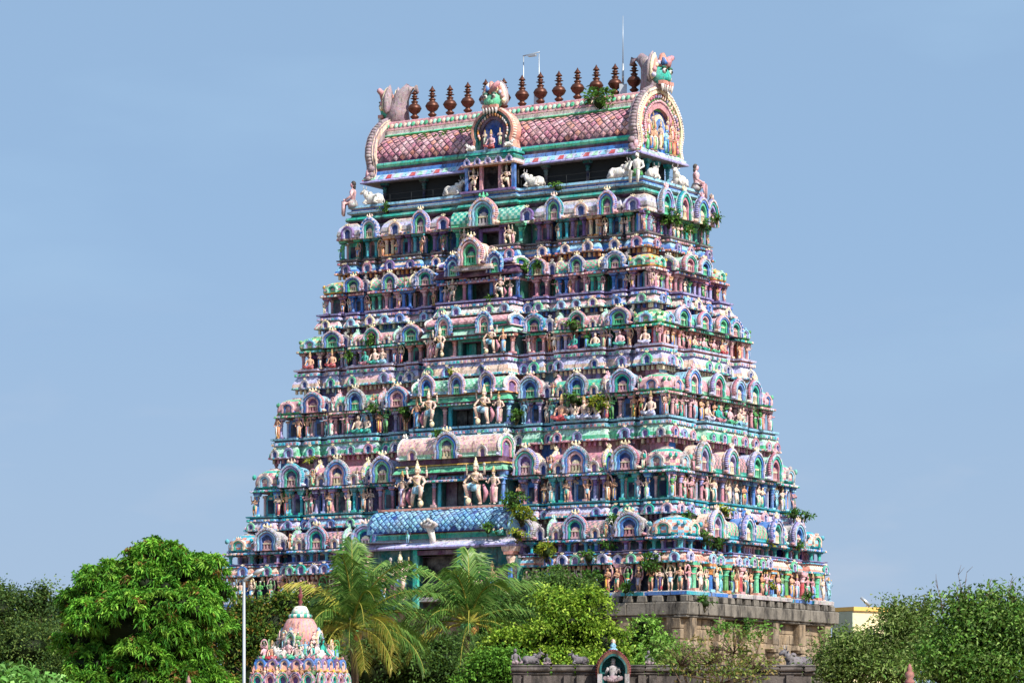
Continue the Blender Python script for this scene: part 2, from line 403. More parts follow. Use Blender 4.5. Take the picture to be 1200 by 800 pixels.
def seated_mb(skin, cloth, hair='hair', crown=False, beard=False, arms='knee'):
    m = MB(); s, c = P[skin], P[cloth]
    for k in (-1, 1):
        limb(m, [(k * .11, 0, .14), (k * .34, -.28, .18), (k * .05, -.36, .07)] if arms != 'hang' else [(k * .12, 0, .14), (k * .17, -.36, .16), (k * .16, -.38, -.32)], [.13, .1, .06], c if arms != 'hang' else s)
        limb(m, [(k * .21, 0, .62), (k * .31, -.06, .38), (k * .22, -.3, .25) if arms != 'bless' else (k * .22, -.26, .55)], [.07, .055, .04], s)
        m.ell((k * .22, -.32, .25), (.05, .05, .05), s, 5, 4)
    m.lathe([(.24, 0), (.26, .1), (.2, .25), (.13, .3)], 10, c, (0, 0, 0), 1, .8)
    m.lathe([(.17, .2), (.15, .34), (.18, .48), (.21, .6), (.17, .68), (.06, .73), (.055, .8)], 10, s, (0, 0, 0), 1, .66)
    m.ell((0, -.01, .88), (.09, .1, .12), s, 8, 6)
    if crown: m.lathe([(.1, .94), (.12, .97), (.08, 1.02), (.08, 1.1), (.02, 1.24)], 8, P['gold'])
    else:
        m.ell((0, .03, .93), (.11, .11, .12), P[hair], 8, 5); m.ell((0, .06, .8), (.11, .07, .12), P[hair], 7, 4)
    if beard: m.ell((0, -.08, .8), (.06, .05, .06), P[hair], 6, 4)
    return m
def guard_mb(skin, cloth, flip=1, crowncol='cream', cl2='gold'):
    """door guardian: four arms, tall crown, one leg lifted over a mace"""
    m = MB(); s, c = P[skin], P[cloth]; f = flip
    limb(m, [(f * .1, 0, .9), (f * .2, -.06, .47), (f * .26, .02, .07)], [.14, .1, .06], s); m.ell((f * .3, -.09, .05), (.065, .14, .05), s, 6, 4)
    limb(m, [(-f * .1, 0, .92), (-f * .34, -.3, .86), (-f * .26, -.22, .4)], [.14, .11, .065], s); m.ell((-f * .27, -.3, .35), (.065, .13, .05), s, 6, 4)
    limb(m, [(-f * .42, -.2, 1.12), (-f * .32, -.2, .6), (-f * .26, -.18, .3)], [.03, .035, .04], P[cl2]); m.ell((-f * .25, -.18, .17), (.13, .13, .17), P['cream'], 7, 5)
    m.lathe([(.24, .62), (.24, .78), (.2, .93), (.16, 1.0)], 10, [c, c, P[cl2]], (0, 0, 0), 1, .8)
    m.tube([(-f * .1, -.12, .92), (-f * .26, -.2, .84), (-f * .3, -.1, .7)], [.1, .12, .08], c, 6)
    m.lathe([(.17, .95), (.145, 1.06), (.19, 1.22), (.235, 1.34), (.2, 1.43), (.07, 1.48), (.065, 1.55)], 10, s, (0, 0, 0), 1, .66)
    m.ell((0, -.02, 1.63), (.1, .11, .13), s, 8, 6); m.ell((0, -.12, 1.62), (.022, .03, .035), s, 4, 3)
    m.ell((0, .04, 1.66), (.16, .07, .17), P['grey'], 8, 5)
    m.lathe([(.115, 1.7), (.135, 1.74), (.1, 1.78), (.105, 1.86), (.07, 1.9), (.075, 1.97), (.03, 2.02), (.05, 2.06), (.01, 2.14)], 8, P[crowncol])
    def arm(a, b, d, t=1.):
        limb(m, [a, b, d], [.08 * t, .062 * t, .045 * t], s); m.ell(d, (.055, .055, .06), s, 5, 4)
    arm((f * .24, 0, 1.36), (f * .4, -.05, 1.12), (f * .18, -.28, 1.14))
    arm((-f * .24, 0, 1.36), (-f * .42, -.1, 1.14), (-f * .4, -.26, 1.0))
    arm((f * .22, .03, 1.38), (f * .46, .02, 1.36), (f * .48, -.04, 1.66), .85); arm((-f * .22, .03, 1.38), (-f * .46, .02, 1.36), (-f * .46, -.04, 1.64), .85)
    m.ell((f * .48, -.04, 1.77), (.09, .03, .1), P['grey'], 7, 4); m.tube([(-f * .46, -.04, 1.62), (-f * .46, -.06, 1.86)], [.02, .03], P[cl2], 5)
    m.tube([(-.2, -.1, 1.32), (0, -.17, 1.12), (.16, -.1, .98)], .03, P[cl2], 5)
    for z, r in ((1.43, .12), (1.32, .19)): m.lathe([(r, z), (r * 1.12, z + .02), (r, z + .04)], 8, P['gold'], (0, -.02, 0), 1, .72)
    m.tube([(.34 * f, .08, .9), (.52 * f, .09, .5), (.36 * f, .09, .12)], [.05, .13, .05], P['dpink'], 5)   # sash tail
    return m
def cow_mb(c='white'):
    """humped bull lying down, head towards -x"""
    m = MB(); w = P[c]
    m.lathe([(.1, -.62), (.3, -.5), (.36, -.2), (.33, .1), (.37, .35), (.26, .56), (.08, .64)], 10, w, M=Matrix.Translation((0, 0, .34)) @ Matrix.Rotation(R(90), 4, 'Y') @ Matrix.Diagonal((.95, .8, 1, 1)))
    m.ell((-.3, 0, .7), (.16, .12, .13), w, 7, 5)
    m.tube([(-.4, 0, .45), (-.62, 0, .7), (-.68, 0, .86)], [.24, .17, .13], w, 7)
    m.tube([(-.66, 0, .88), (-.82, -.02, .82), (-.98, -.03, .74)], [.12, .11, .07], w, 7)
    for k in (-1, 1):
        m.tube([(-.66, k * .08, .96), (-.7, k * .17, 1.06), (-.66, k * .14, 1.18)], [.03, .025, .01], P['grey'], 5)
        m.ell((-.6, k * .18, .9), (.05, .09, .03), w, 5, 3)
        m.tube([(-.42, k * .2, .3), (-.62, k * .26, .14), (-.36, k * .28, .05)], [.1, .07, .05], w, 6)
        m.tube([(.36, k * .22, .34), (.22, k * .34, .14), (.5, k * .34, .05)], [.18, .1, .05], w, 6)
    m.tube([(.62, 0, .45), (.7, .08, .2), (.6, .2, .06)], [.03, .025, .04], w, 5)
    return m

SK = ['skin', 'pale', 'flesh', 'pink', 'pale', 'sky', 'leaf', 'rose', 'pale', 'teal']
CL = ['white', 'leaf', 'blue', 'yellow', 'lav', 'white', 'teal', 'orange', 'sky', 'cream', 'dpink', 'green', 'red', 'dblue', 'dgreen', 'sky']
rs = random.Random(11)
FIG = []
for i in range(44):
    m = figure_mb(rs.choice(SK), rs.choice(CL), rs.choice(CL), rs.choice(['cone', 'cone', 'cone', 'bun', 'turban']),
                  rs.choice(['fold', 'down', 'bless', 'up', 'wide', 'hip', 'fold']), rs.choice(['long', 'long', 'long', 'knee', 'short']),
                  rs.uniform(-.07, .07), rs.random() < .3, rs.choice([None, None, 'leaf', 'pink', 'cream']), None if rs.random() < .5 else 'hair')
    FIG.append(m.mesh('standing_statue', M_ST))
SEAT = [seated_mb(rs.choice(SK), rs.choice(CL), 'hair', rs.random() < .7, False, rs.choice(['knee', 'bless'])).mesh('seated_statue', M_ST) for i in range(10)]
ATT = [figure_mb(sk, c, c2, 'cone', a, 'long', .06, hair=None).mesh('attendant', M_ST) for sk, c, c2, a in
       (('pale', 'pink', 'dpink', 'hip'), ('skin', 'sky', 'blue', 'bless'), ('pale', 'rose', 'lav', 'hip'))]
GUARD = {(k, f): guard_mb(sk, c, f).mesh('guardian', M_ST) for k, (sk, c) in enumerate((('pale', 'sky'), ('pale', 'white'), ('pale', 'cream'))) for f in (-1, 1)}
COW = cow_mb('white').mesh('reclining_bull', M_ST)
_cache = {}
def cached(key, fn):
    if key not in _cache: _cache[key] = fn().mesh(key[0], M_ST)
    return _cache[key]

# ------------------------------------------------------------------ plan outlines and swept mouldings
def outline(a, b, sf, sr):
    """stepped rectangle; sf/sr: (from, to, projection) along the front (x) and the end (y); counter-clockwise"""
    p = []
    for x0, x1, q in sf: p += [(x0, -(b + q)), (x1, -(b + q))]
    for y0, y1, q in sr: p += [(a + q, y0), (a + q, y1)]
    for x0, x1, q in reversed(sf): p += [(x1, b + q), (x0, b + q)]
    for y0, y1, q in reversed(sr): p += [(-(a + q), y1), (-(a + q), y0)]
    o = []
    for q in p:
        if not o or (abs(o[-1][0] - q[0]) + abs(o[-1][1] - q[1])) > 1e-4: o.append(q)
    if abs(o[0][0] - o[-1][0]) + abs(o[0][1] - o[-1][1]) < 1e-4: o.pop()
    return o
def offset(o, d):
    n = len(o); r = []
    for i in range(n):
        p, q, s = o[i - 1], o[i], o[(i + 1) % n]
        def nrm(u, v):
            dx, dy = v[0] - u[0], v[1] - u[1]; L = math.hypot(dx, dy); return (dy / L, -dx / L)
        n1, n2 = nrm(p, q), nrm(q, s)
        if abs(n1[0] * n2[0] + n1[1] * n2[1]) > .9: r.append((q[0] + n1[0] * d, q[1] + n1[1] * d))
        else: r.append((q[0] + (n1[0] + n2[0]) * d, q[1] + (n1[1] + n2[1]) * d))
    return r
def sweep(m, o, prof, cols, cap=True):
    n = len(o); vs = []; fs = []; cs = []
    for d, z in prof: vs += [(x, y, z) for x, y in offset(o, d)]
    for j in range(len(prof) - 1):
        for k in range(n):
            k2 = (k + 1) % n; fs.append((j * n + k, j * n + k2, (j + 1) * n + k2, (j + 1) * n + k))
            c = cols[j % len(cols)]; cs.append(P[c[k % len(c)]] if isinstance(c, (list, tuple)) else P[c])
    if cap:
        fs.append(tuple(range((len(prof) - 1) * n, len(prof) * n))); cs.append(cs[-1])
        fs.append(tuple(reversed(range(n)))); cs.append(cs[0])
    m.add(vs, fs, cs)
def bays(a, b, cw, cp, r):
    """front: kuta, niche, shala, niche, centre...; end wall: kuta, niche, centre, niche, kuta.  r = recess between bays"""
    f = [(.85, 1., 0), (.83, .85, -r), (.74, .83, -r * .3), (.70, .74, -r), (.43, .70, 0), (.385, .43, -r), (.29, .385, -r * .3)]
    fl = [(-x1 * a, -x0 * a, p) for x0, x1, p in f]; fr = [(x0 * a, x1 * a, p) for x0, x1, p in reversed(f)]
    sf = fl + [(-.29 * a, -cw, -r), (-cw, cw, cp), (cw, .29 * a, -r)] + fr
    wk = .15 * a
    e = [(-b, -b + wk, 0), (-b + wk, -.66 * b, -r), (-.66 * b, -.46 * b, -r * .3), (-.46 * b, -.38 * b, -r), (-.38 * b, .38 * b, 0.12)]
    if -b + wk > -.67 * b:
        e = [(-b, -b + wk, 0), (-b + wk, -.4 * b, -r), (-.4 * b, .4 * b, .12)]
    e2 = [(-y1, -y0, p) for y0, y1, p in reversed(e[:-1])]
    return sf, e + e2

# ------------------------------------------------------------------ gopuram
goro = bpy.data.objects.new('gopuram', None); col.objects.link(goro)
goro.location = (TC[0], TC[1], 0); goro.rotation_euler = (0, 0, YAW)
tag(goro, 'tall pyramidal temple gateway tower covered in painted stucco statues and copper finials', 'tower')

#        eave: a, b, z      band: a, b, z    ledge_top(wall bottom), ledge_bot, centre half width
T = [None,
     dict(e=(10.30, 3.57, 32.96), k=(10.43, 3.62, 31.00), wb=31.85, lb=31.55, cw=2.2),
     dict(e=(11.03, 4.17, 29.69), k=(11.29, 4.40, 27.87), wb=28.72, lb=28.34, cw=2.65),
     dict(e=(12.05, 5.07, 26.49), k=(12.26, 5.27, 24.41), wb=25.55, lb=25.12, cw=2.9),
     dict(e=(12.99, 5.95, 22.77), k=(13.22, 6.17, 20.43), wb=21.60, lb=21.15, cw=3.2),
     dict(e=(13.96, 6.94, 18.52), k=(14.20, 7.20, 16.30), wb=17.15, lb=16.82, cw=3.5),
     dict(e=(15.09, 8.02, 14.92), k=(15.25, 8.12, 13.67), wb=14.40, lb=14.20, cw=4.6)]
TH = [None,
      dict(wall=['teal', 'blue', 'dpink', 'dteal'], colm=[('purple', 'plum', 'purple'), ('cream', 'orange', 'pale'), ('teal', 'dgreen', 'green'), ('turq', 'dteal', 'turq')],
           ledge=['dgrey', 'grey', 'grey', 'orange'], band=['orange', 'blue', 'sky', 'pale'], bandn=['dpink', 'purple', 'pale'], dent='orange', eave=['dgrey', 'rose', 'grey']),
      dict(wall=['blue', 'dblue', 'teal'], colm=[('dpink', 'rose', 'pink'), ('teal', 'dgreen', 'green'), ('lilac', 'purple', 'dpink'), ('blue', 'dblue', 'blue')],
           ledge=['lilac', 'purple', 'lilac', 'teal'], band=['mint', 'white', 'pink', 'lav'], bandn=['blue', 'green', 'cream', 'sky'], dent='dblue', eave=['rose', 'dpink', 'lilac']),
      dict(wall=['blue', 'dpink', 'dteal', 'dblue'], colm=[('pink', 'rose', 'salmon'), ('lilac', 'lav', 'lilac'), ('rose', 'pale', 'pink'), ('lav', 'lilac', 'pale')],
           ledge=['lav', 'rose', 'pale', 'lilac'], band=['sky', 'pale', 'lav', 'pink'], bandn=['green', 'grey', 'lilac', 'green'], dent='cream', eave=['teal', 'green', 'turq']),
      dict(wall=['dpink', 'blue', 'teal', 'dblue'], colm=[('rose', 'plum', 'pink'), ('lilac', 'purple', 'lav'), ('blue', 'dblue', 'sky')],
           ledge=['sky', 'turq', 'pink', 'rose'], band=['pink', 'green', 'mint', 'lav'], bandn=['dpink', 'grey', 'lilac', 'teal'], dent='dpink', eave=['green', 'rose', 'green']),
      dict(wall=['blue', 'purple', 'dteal', 'dpink'], colm=[('dpink', 'rose', 'lilac'), ('lilac', 'lav', 'purple'), ('blue', 'sky', 'blue'), ('turq', 'teal', 'turq')],
           ledge=['turq', 'teal', 'turq', 'rose'], band=['turq', 'pink', 'lav', 'sky'], bandn=['blue', 'lilac', 'teal', 'pink', 'green'], dent='plum', eave=['teal', 'lav', 'rose']),
      dict(wall=['dblue', 'blue', 'dteal', 'purple'], colm=[('turq', 'blue', 'turq'), ('blue', 'dblue', 'sky'), ('teal', 'turq', 'teal'), ('lilac', 'dpink', 'purple')],
           ledge=['lilac', 'purple', 'lilac', 'rose'], band=['turq', 'salmon', 'pale', 'sky'], bandn=['blue', 'teal', 'lav', 'sky', 'green'], dent='salmon', eave=['turq', 'lav', 'rose'])]
ARCHC = [['sky', 'blue', 'pink'], ['sky', 'lilac', 'teal'], ['pale', 'teal', 'lilac'], ['blue', 'lav', 'teal'], ['pink', 'blue', 'green'], ['lav', 'blue', 'green'], ['mint', 'teal', 'dpink'], ['grey', 'sky', 'blue']]
KUTC = [('cream', 'green', 'leaf'), ('rose', 'pink', 'green'), ('dpink', 'pale', 'teal'), ('salmon', 'sky', 'turq'), ('green', 'rose', 'yellow')]
SHAC = [('dpink', 'rose', 'green', 'dpink'), ('rose', 'dgrey', 'teal', 'lilac'), ('green', 'rose', 'turq', 'dpink'), ('rose', 'pink', 'teal', 'green'), ('green', 'teal', 'lilac', 'rose')]
rg = random.Random(5)
def place(name, me, par, x, y, z, rz=0., s=1., side='F', sz=None):
    """x along the wall, y = distance of the anchor outwards.  side F: front (faces -y), E: sunlit end wall (faces +x)"""
    sv = (s, s, sz if sz is not None else s) if not isinstance(s, tuple) else s
    if side == 'F': return link(name, me, par, (x, -y, z), rz, sv)
    return link(name, me, par, (y, x, z), rz + R(90), sv)

for ti in range(1, 7):
    t = T[ti]; th = TH[ti]; ea, eb, ez = t['e']; ka, kb, kz = t['k']; cw = t['cw']; wb, lb = t['wb'], t['lb']
    r = .5
    cp = .1 if ti == 1 else .5
    sfE, srE = bays(ea, eb, cw, cp if ti < 6 else -r, r); oE = outline(ea, eb, sfE, srE)
    sfK, srK = bays(ka, kb, cw, cp + .1 if ti < 6 else -r, r); oK = outline(ka, kb, sfK, srK)
    # ---- core wall of the storey
    m = MB()
    sweep(m, oK, [(-.62, lb), (-.62, wb + .02)], ['dgrey'])
    oW = outline(ea, eb, *bays(ea, eb, cw, -r, r))
    sweep(m, oW, [(-.72, wb), (-.72, ez + .3)], [[rg.choice(th['wall'] + ['dpink', 'lilac', 'teal']) for _ in range(len(oW))]])
    if ti > 1:
        pa, pb, pz = T[ti - 1]['k']; sfp, srp = bays(pa, pb, T[ti - 1]['cw'], .2, r)
        sweep(m, outline(pa, pb, sfp, srp), [(-.5, ez + .25), (-.5, pz + .1)], [[rg.choice(['dpink', 'lilac', 'blue', 'rose', 'pink', 'purple', 'sky']) for _ in range(11)]])
    storey = link('storey', m.mesh('storey', M_ST), goro)
    # ---- eave
    m = MB(); e0, e1, e2 = th['eave']
    if ti == 1:
        pr = [(-.75, ez + .1), (-.3, ez + .02), (0, ez), (.03, ez + .08), (-.02, ez + .2), (.02, ez + .3), (-.02, ez + .52), (-.12, ez + .74), (-.3, ez + .92), (-.5, ez + 1.05)]
        sweep(m, oE, pr, [e0, 'dgrey', 'white', 'pale', 'grey', 'grey', 'lav', 'grey', 'pale'])
    else:
        pr = [(-.75, ez + .06), (-.12, ez - .02), (0, ez), (.03, ez + .07), (0, ez + .13), (-.2, ez + .18), (-.42, ez + .3), (-1.6, ez + .32)]
        sweep(m, oE, pr, ['plum', 'plum', e0, e1, e0, e2, e1])
    link('eave', m.mesh('eave', M_ST), storey)
    # ---- ledge and rounded band (kapota)
    m = MB(); b0, b1, b2, b3 = th['band']; l0, l1, l2, l3 = th['ledge']; hk = lb - kz
    sweep(m, oK, [(-.62, kz + .1), (-.1, kz - .02), (0, kz), (.03, kz + .07), (-.01, kz + .12), (-.04, kz + hk * .45), (-.13, kz + hk * .75), (-.24, kz + hk), (-.34, kz + hk)],
          ['plum', 'plum', b0, b0, b1, [b2, b1, b2, b3, b2], b2, b3])
    sweep(m, oK, [(-.36, lb - .02), (-.12, lb + .02), (-.1, lb + (wb - lb) * .5), (-.24, lb + (wb - lb) * .56), (-.24, lb + (wb - lb) * .7), (-.08, lb + (wb - lb) * .76), (-.06, wb), (-.7, wb + .015)],
          [l3, l0, l2, 'plum', l1, l0, l1])
    link('ledge_band', m.mesh('ledge_band', M_ST), storey)
    # ---- dentils under the band
    m = MB()
    for side, o in (('F', sfK), ('E', srK)):
        for u0, u1, q in o:
            nn = max(1, int((u1 - u0) / .3))
            for i in range(nn):
                u = u0 + (u1 - u0) * (i + .5) / nn; dd = (kb if side == 'F' else ka) + q - .3
                x, y = (u, -dd) if side == 'F' else (dd, u)
                m.box(x, y, kz - .24, .13, .13, .23, P[th['dent']] if i % 3 else P['cream'])
    tag(link('dentil_row', m.mesh('dentil_row', M_ST), storey), kind='stuff')
    # ---- lotus petals along the lips and thin colonnettes against the wall
    m = MB(); pc = [P[c] for c in (th['band'][1], 'lav', th['bandn'][0], 'pale', th['eave'][0], 'rose', 'turq')]
    for o, zz, hh, dd in ((oE, ez + .02, .1, .03), (oK, kz + .02, .09, .03), (oK, lb + (wb - lb) * .12, (wb - lb) * .3, -.09), (oE, ez + .18, .1, -.16)):
        q = offset(o, dd)
        for i in range(len(q)):
            (xa, ya), (xb, yb) = q[i], q[(i + 1) % len(q)]
            if not (ya < 0 and yb < 0 or xa > 0 and xb > 0): continue
            L = math.hypot(xb - xa, yb - ya); nn = int(L / .24)
            for k in range(nn):
                f = (k + .5) / nn; x, y = xa + (xb - xa) * f, ya + (yb - ya) * f; al = abs(xb - xa) > abs(yb - ya)
                m.box(x, y, zz + rg.uniform(-.01, .01), .15 if al else .07, .07 if al else .15, hh * rg.uniform(.8, 1.1), pc[rg.randrange(7)], tap=.7)
    q = offset(oW, -.66)
    for i in range(len(q)):
        (xa, ya), (xb, yb) = q[i], q[(i + 1) % len(q)]
        if not (ya < 0 and yb < 0 or xa > 0 and xb > 0): continue
        L = math.hypot(xb - xa, yb - ya); nn = int(L / .5)
        for k in range(nn):
            f = (k + .5) / nn; x, y = xa + (xb - xa) * f, ya + (yb - ya) * f; c = P[rg.choice(['pink', 'lav', 'turq', 'rose', 'sky', 'pale', 'green'])]
            m.box(x, y, wb, .12, .12, ez - wb, c); m.box(x, y, wb + (ez - wb) * .72, .22, .2, .12, P['pale']); m.box(x, y, wb, .2, .2, .12, c)
    tag(link('petal_row', m.mesh('petal_row', M_ST), storey), kind='stuff')
    # ---- small arches on the band
    sma = [cached(('small_arch', ti, c), lambda c=c: arch_mb(.62, .5 * min(1.25, .75 + hk * .5), [c, 'lav' if c != 'lilac' else 'sky'], .12, beads=False, shrine=None, crown='cream', n=12)) for c in th['bandn']]
    for side, o, dist in (('F', sfK, kb), ('E', srK, ka)):
        for u0, u1, q in o:
            wd = u1 - u0
            if wd < .55: continue
            nn = max(1, int(wd / (.98 if ti < 6 else .8)))
            for i in range(nn):
                if side == 'F' and abs(u0) <= cw and abs(u1) <= cw and ti >= 5: continue
                if rg.random() < .08: continue
                place('small_arch', rg.choice(sma), storey, u0 + wd * (i + .5) / nn + rg.uniform(-.05, .05), dist + q + .0, kz + .06, side=side, s=rg.uniform(.85, 1.08))
    # ---- pavilions and arches along the eave
    zt = (T[ti - 1]['k'][2] if ti > 1 else 0); hp = zt - ez - .3 if ti > 1 else 0
    if ti == 6: hp = 1.45
    z0 = ez + .2
    def big_arch(key, w, h, **kw):
        key = (rg.randrange(6), round(w, 1), len(kw))
        w *= rg.uniform(.94, 1.06); h *= rg.uniform(.93, 1.05)
        return cached(('niche_arch', ti) + key, lambda: arch_mb(w, h, ARCHC[(key[0] + ti) % 8], .34, beads=rg.choice(['lilac', 'rose', 'lav', 'grey', 'turq', 'dpink']), shrine=rg.choice(['green', 'pink', 'rose', 'cream']), crown=rg.choice(['cream', 'pale', 'pink']), **kw))
    if ti == 1:
        for fx, k in ((-.76, 0), (-.42, 1), (.44, 1), (.77, 0)):
            place('niche_arch', big_arch((k,), 1.15, 1.2), storey, fx * ea, eb + .08, ez - .05)
        for fx in (-.92, -.6, -.28, .26, .6, .92):
            place('small_arch', sma[rg.randrange(3)], storey, fx * ea, eb + .04, ez + .08, s=1.35)
        for fy, k in ((-.55, 2), (0, 3), (.55, 2), (.85, 4)):
            place('niche_arch', big_arch((k,), 1.25, 1.5), storey, fy * eb, ea + .08, ez - .05, side='E')
    else:
        ks = .142 * ea
        for sx in (-1, 1):
            for sy in (-1, 1):
                kt = cached(('corner_pavilion', ti), lambda: kuta_mb(ks, hp * (.84 if ti < 5 else .84), KUTC[(ti + 2) % 5] if ti != 6 else KUTC[3], ARCHC[(ti * 3) % 8][:2], ti >= 5, .15 if ti < 5 else .6))
                link('corner_pavilion', kt, storey, (sx * (ea - ks * .5 - .08), sy * (eb - ks * .5 - .08), z0))
        for sx in (-1, 1):
            place('niche_arch', big_arch((0,), min(1.62, .115 * ea), hp * .86, vault=.9), storey, sx * .787 * ea, eb - .12, z0)
            place('niche_arch', big_arch((1,), min(1.62, .115 * ea), hp * .86, vault=.9), storey, sx * .338 * ea, eb - .12, z0)
            sh = cached(('barrel_pavilion', ti), lambda: shala_mb(.225 * ea, 1.15, hp * .9, SHAC[ti % 5], ARCHC[(ti + 3) % 8], [['mint', 'white'], ['pink', 'white'], ['cream', 'green']][ti % 3]))
            place('barrel_pavilion', sh, storey, sx * .563 * ea, eb - .72, z0)
            for fx, q in ((.725, 0), (.41, 0), (.87 - .03, 0)):
                place('small_arch', cached(('small_arch', ti, 'p'), lambda: arch_mb(.6, .7, ['grey', 'lav'], .16, beads=False, shrine=None, crown='grey', n=10)), storey, sx * fx * ea, eb - .25, z0)
        # end wall: centre barrel seen along its flank, arches beside it
        for sy in (-1, 1):
            if eb > 4.5: place('niche_arch', big_arch((2,), 1.35, hp * .95, vault=.8), storey, sy * .57 * eb, ea - .1, z0, side='E')
            place('niche_arch', big_arch((3,), 1.3, hp * .88, vault=.8), storey, sy * .2 * eb, ea + .16, z0, side='E')
        place('barrel_pavilion', cached(('barrel_pavilion', ti, 'e'), lambda: shala_mb(.8 * eb, 1.05, hp * .92, SHAC[(ti + 1) % 5], ARCHC[ti % 8], ['white', 'mint'], False)), storey, 0, ea - .5, z0, side='E')
    # ---- columns
    hcol = ez - wb
    cm = [cached(('column', ti, i), lambda c=c: column_mb(hcol, .19 if ti < 6 else .2, *c)) for i, c in enumerate(th['colm'])]
    pos = []
    for fx, w, dq in ((.925, .05, 0), (.787, .03, .1), (.66, .02, 0), (.563, .035, 0), (.47, .02, 0), (.338, .03, .1)):
        for s in (-1, 1):
            for q in (-1, 1): pos.append((s * fx * ea + q * w * ea, eb - .26 - dq, 'F', int(fx * 50)))
    for fy, w in ((-.9, .06), (-.57, .07), (-.25, .06), (.25, .06), (.57, .07), (.9, .06)):
        for q in (-1, 1): pos.append((fy * eb + q * max(.28, w * eb), ea - .28 - (.08 if abs(fy) == .57 else 0), 'E', int(fy * 37) + 9))
    for i, (u, d, side, k) in enumerate(pos):
        place('column', cm[k % len(cm)], storey, u, d, wb, side=side)
    # wall panels between the columns
    def panel(wd, c):
        m = MB(); m.box(0, 0, 0, wd, .14, hcol * .86, P[c]); m.box(0, -.08, hcol * .1, wd * .45, .06, hcol * .55, P['navy'])
        for q in (-1, 1): m.box(q * wd * .44, -.1, 0, wd * .13, .12, hcol * .8, P['pink' if c in ('teal', 'dteal', 'turq') else 'lav']); m.box(q * wd * .44, -.12, hcol * .74, wd * .24, .16, hcol * .1, P['pale'])
        return m
    for i, (fx, wd) in enumerate(((.925, .9), (.787, .75), (.66, .7), (.563, .8), (.47, .7), (.338, .75))):
        for s in (-1, 1):
            c = rg.choice(['dteal', 'teal', 'turq', 'blue', 'purple', 'dpink']); place('wall_panel', cached(('wall_panel', ti, wd, c), lambda: panel(wd, c)), storey, s * fx * ea, eb - .66, wb + .05)
    for fy in (-.9, -.57, -.3, 0, .3, .57, .9):
        c = rg.choice(['dteal', 'teal', 'blue', 'red', 'orange']); place('wall_panel', cached(('wall_panel', ti, .55, c), lambda: panel(.55, c)), storey, fy * eb, ea - .64, wb + .05, side='E')
    # ---- statues on the ledge
    dens = {1: .65, 2: .6, 3: .8, 4: 1.0, 5: .95, 6: 0}[ti]
    hs = hcol * {1: .88, 2: .92, 3: 1.12, 4: 1.18, 5: 1.0, 6: 1}[ti] / 1.9
    if dens:
        slots = [s * f for f in (.985, .87, .83, .725, .70, .61, .515, .44, .41, .3) for s in (-1, 1)]
        for f in slots:
            if rg.random() < dens: place('statue', rg.choice(FIG), storey, f * ea, eb - (.1 if ti in (3, 4) else .18) - (.1 if abs(f) in (.725, .41, .83) else 0), wb, side='F', s=hs * rg.uniform(.9, 1.08), rz=rg.uniform(-.25, .25))
        for f in (-.97, -.78, -.68, -.45, -.36, -.12, 0, .12, .36, .45, .68, .78, .97):
            if rg.random() < dens + .1: place('statue', rg.choice(FIG), storey, f * eb, ea - .24 + (.1 if abs(f) < .4 else 0), wb, side='E', s=hs * rg.uniform(.9, 1.08), rz=rg.uniform(-.25, .25))
        if ti in (3, 4):
            for f in (-.6, -.545, -.5, .49, .55, .6, .66, -.92, .92, .79, -.79):
                if rg.random() < .75: place('statue', rg.choice(SEAT), storey, f * ea, eb + .02, wb, s=hs * rg.uniform(1.4, 1.65), rz=rg.uniform(-.3, .3))
            for f in (-.1, .12, .3, -.3):
                place('statue', rg.choice(SEAT), storey, f * eb, ea + .02, wb, side='E', s=hs * 1.35)
    # small finial figures between the pavilions
    if ti > 1:
        for f in (-.69, -.47, .445, .685, -.86, .86):
            if rg.random() < .8: place('statue', rg.choice(FIG), storey, f * ea, eb - .1, z0, s=hp * .62 / 1.9, rz=rg.uniform(-.3, .3))
        for f in (-.68, -.42, .42, .68):
            place('statue', rg.choice(FIG), storey, f * eb, ea - .1, z0, side='E', s=hp * .62 / 1.9)

    # ---- centre bay: door, guardians, barrel roof
    if 1 <= ti <= 5:
        y1 = eb + cp + .0                       # front plane of the bay eave
        zc = ez + {1: 0, 2: .35, 3: .15, 4: .1, 5: .45}[ti]
        yw = y1 - .5
        m = MB(); wc = P[th['wall'][0]]; dw = .62 + .05 * ti
        for s in (-1, 1): m.box(s * (cw + dw) / 2, -(yw - .35), wb, cw - dw, .7, zc - wb, P[['dteal', 'dgreen', 'dgreen', 'dteal', 'dteal', 'dteal'][ti]])
        m.box(0, -(yw - .62), wb, dw * 2, .08, zc - wb, P['black'])  # black panel painted as the darkness inside the open doorway
        m.box(0, -(yw - .3), zc - .28, dw * 2, .6, .28, P['plum'])
        link('bay_wall', m.mesh('bay_wall', M_ST), storey)
        m = MB(); fc = P[['cream', 'purple', 'blue', 'teal', 'turq', 'turq'][ti]]
        for s in (-1, 1): m.box(s * dw, -(yw + .04), wb, .2, .14, zc - wb - .1, fc)
        m.box(0, -(yw + .04), zc - .25, dw * 2 + .2, .16, .16, fc)
        if ti >= 3: m.box(-dw * .5, -(yw - .5), wb, dw * .8, .08, zc - wb - .3, P[['', '', '', 'teal', 'black', 'plum'][ti]])
        link('doorway', m.mesh('doorway', M_ST), storey)
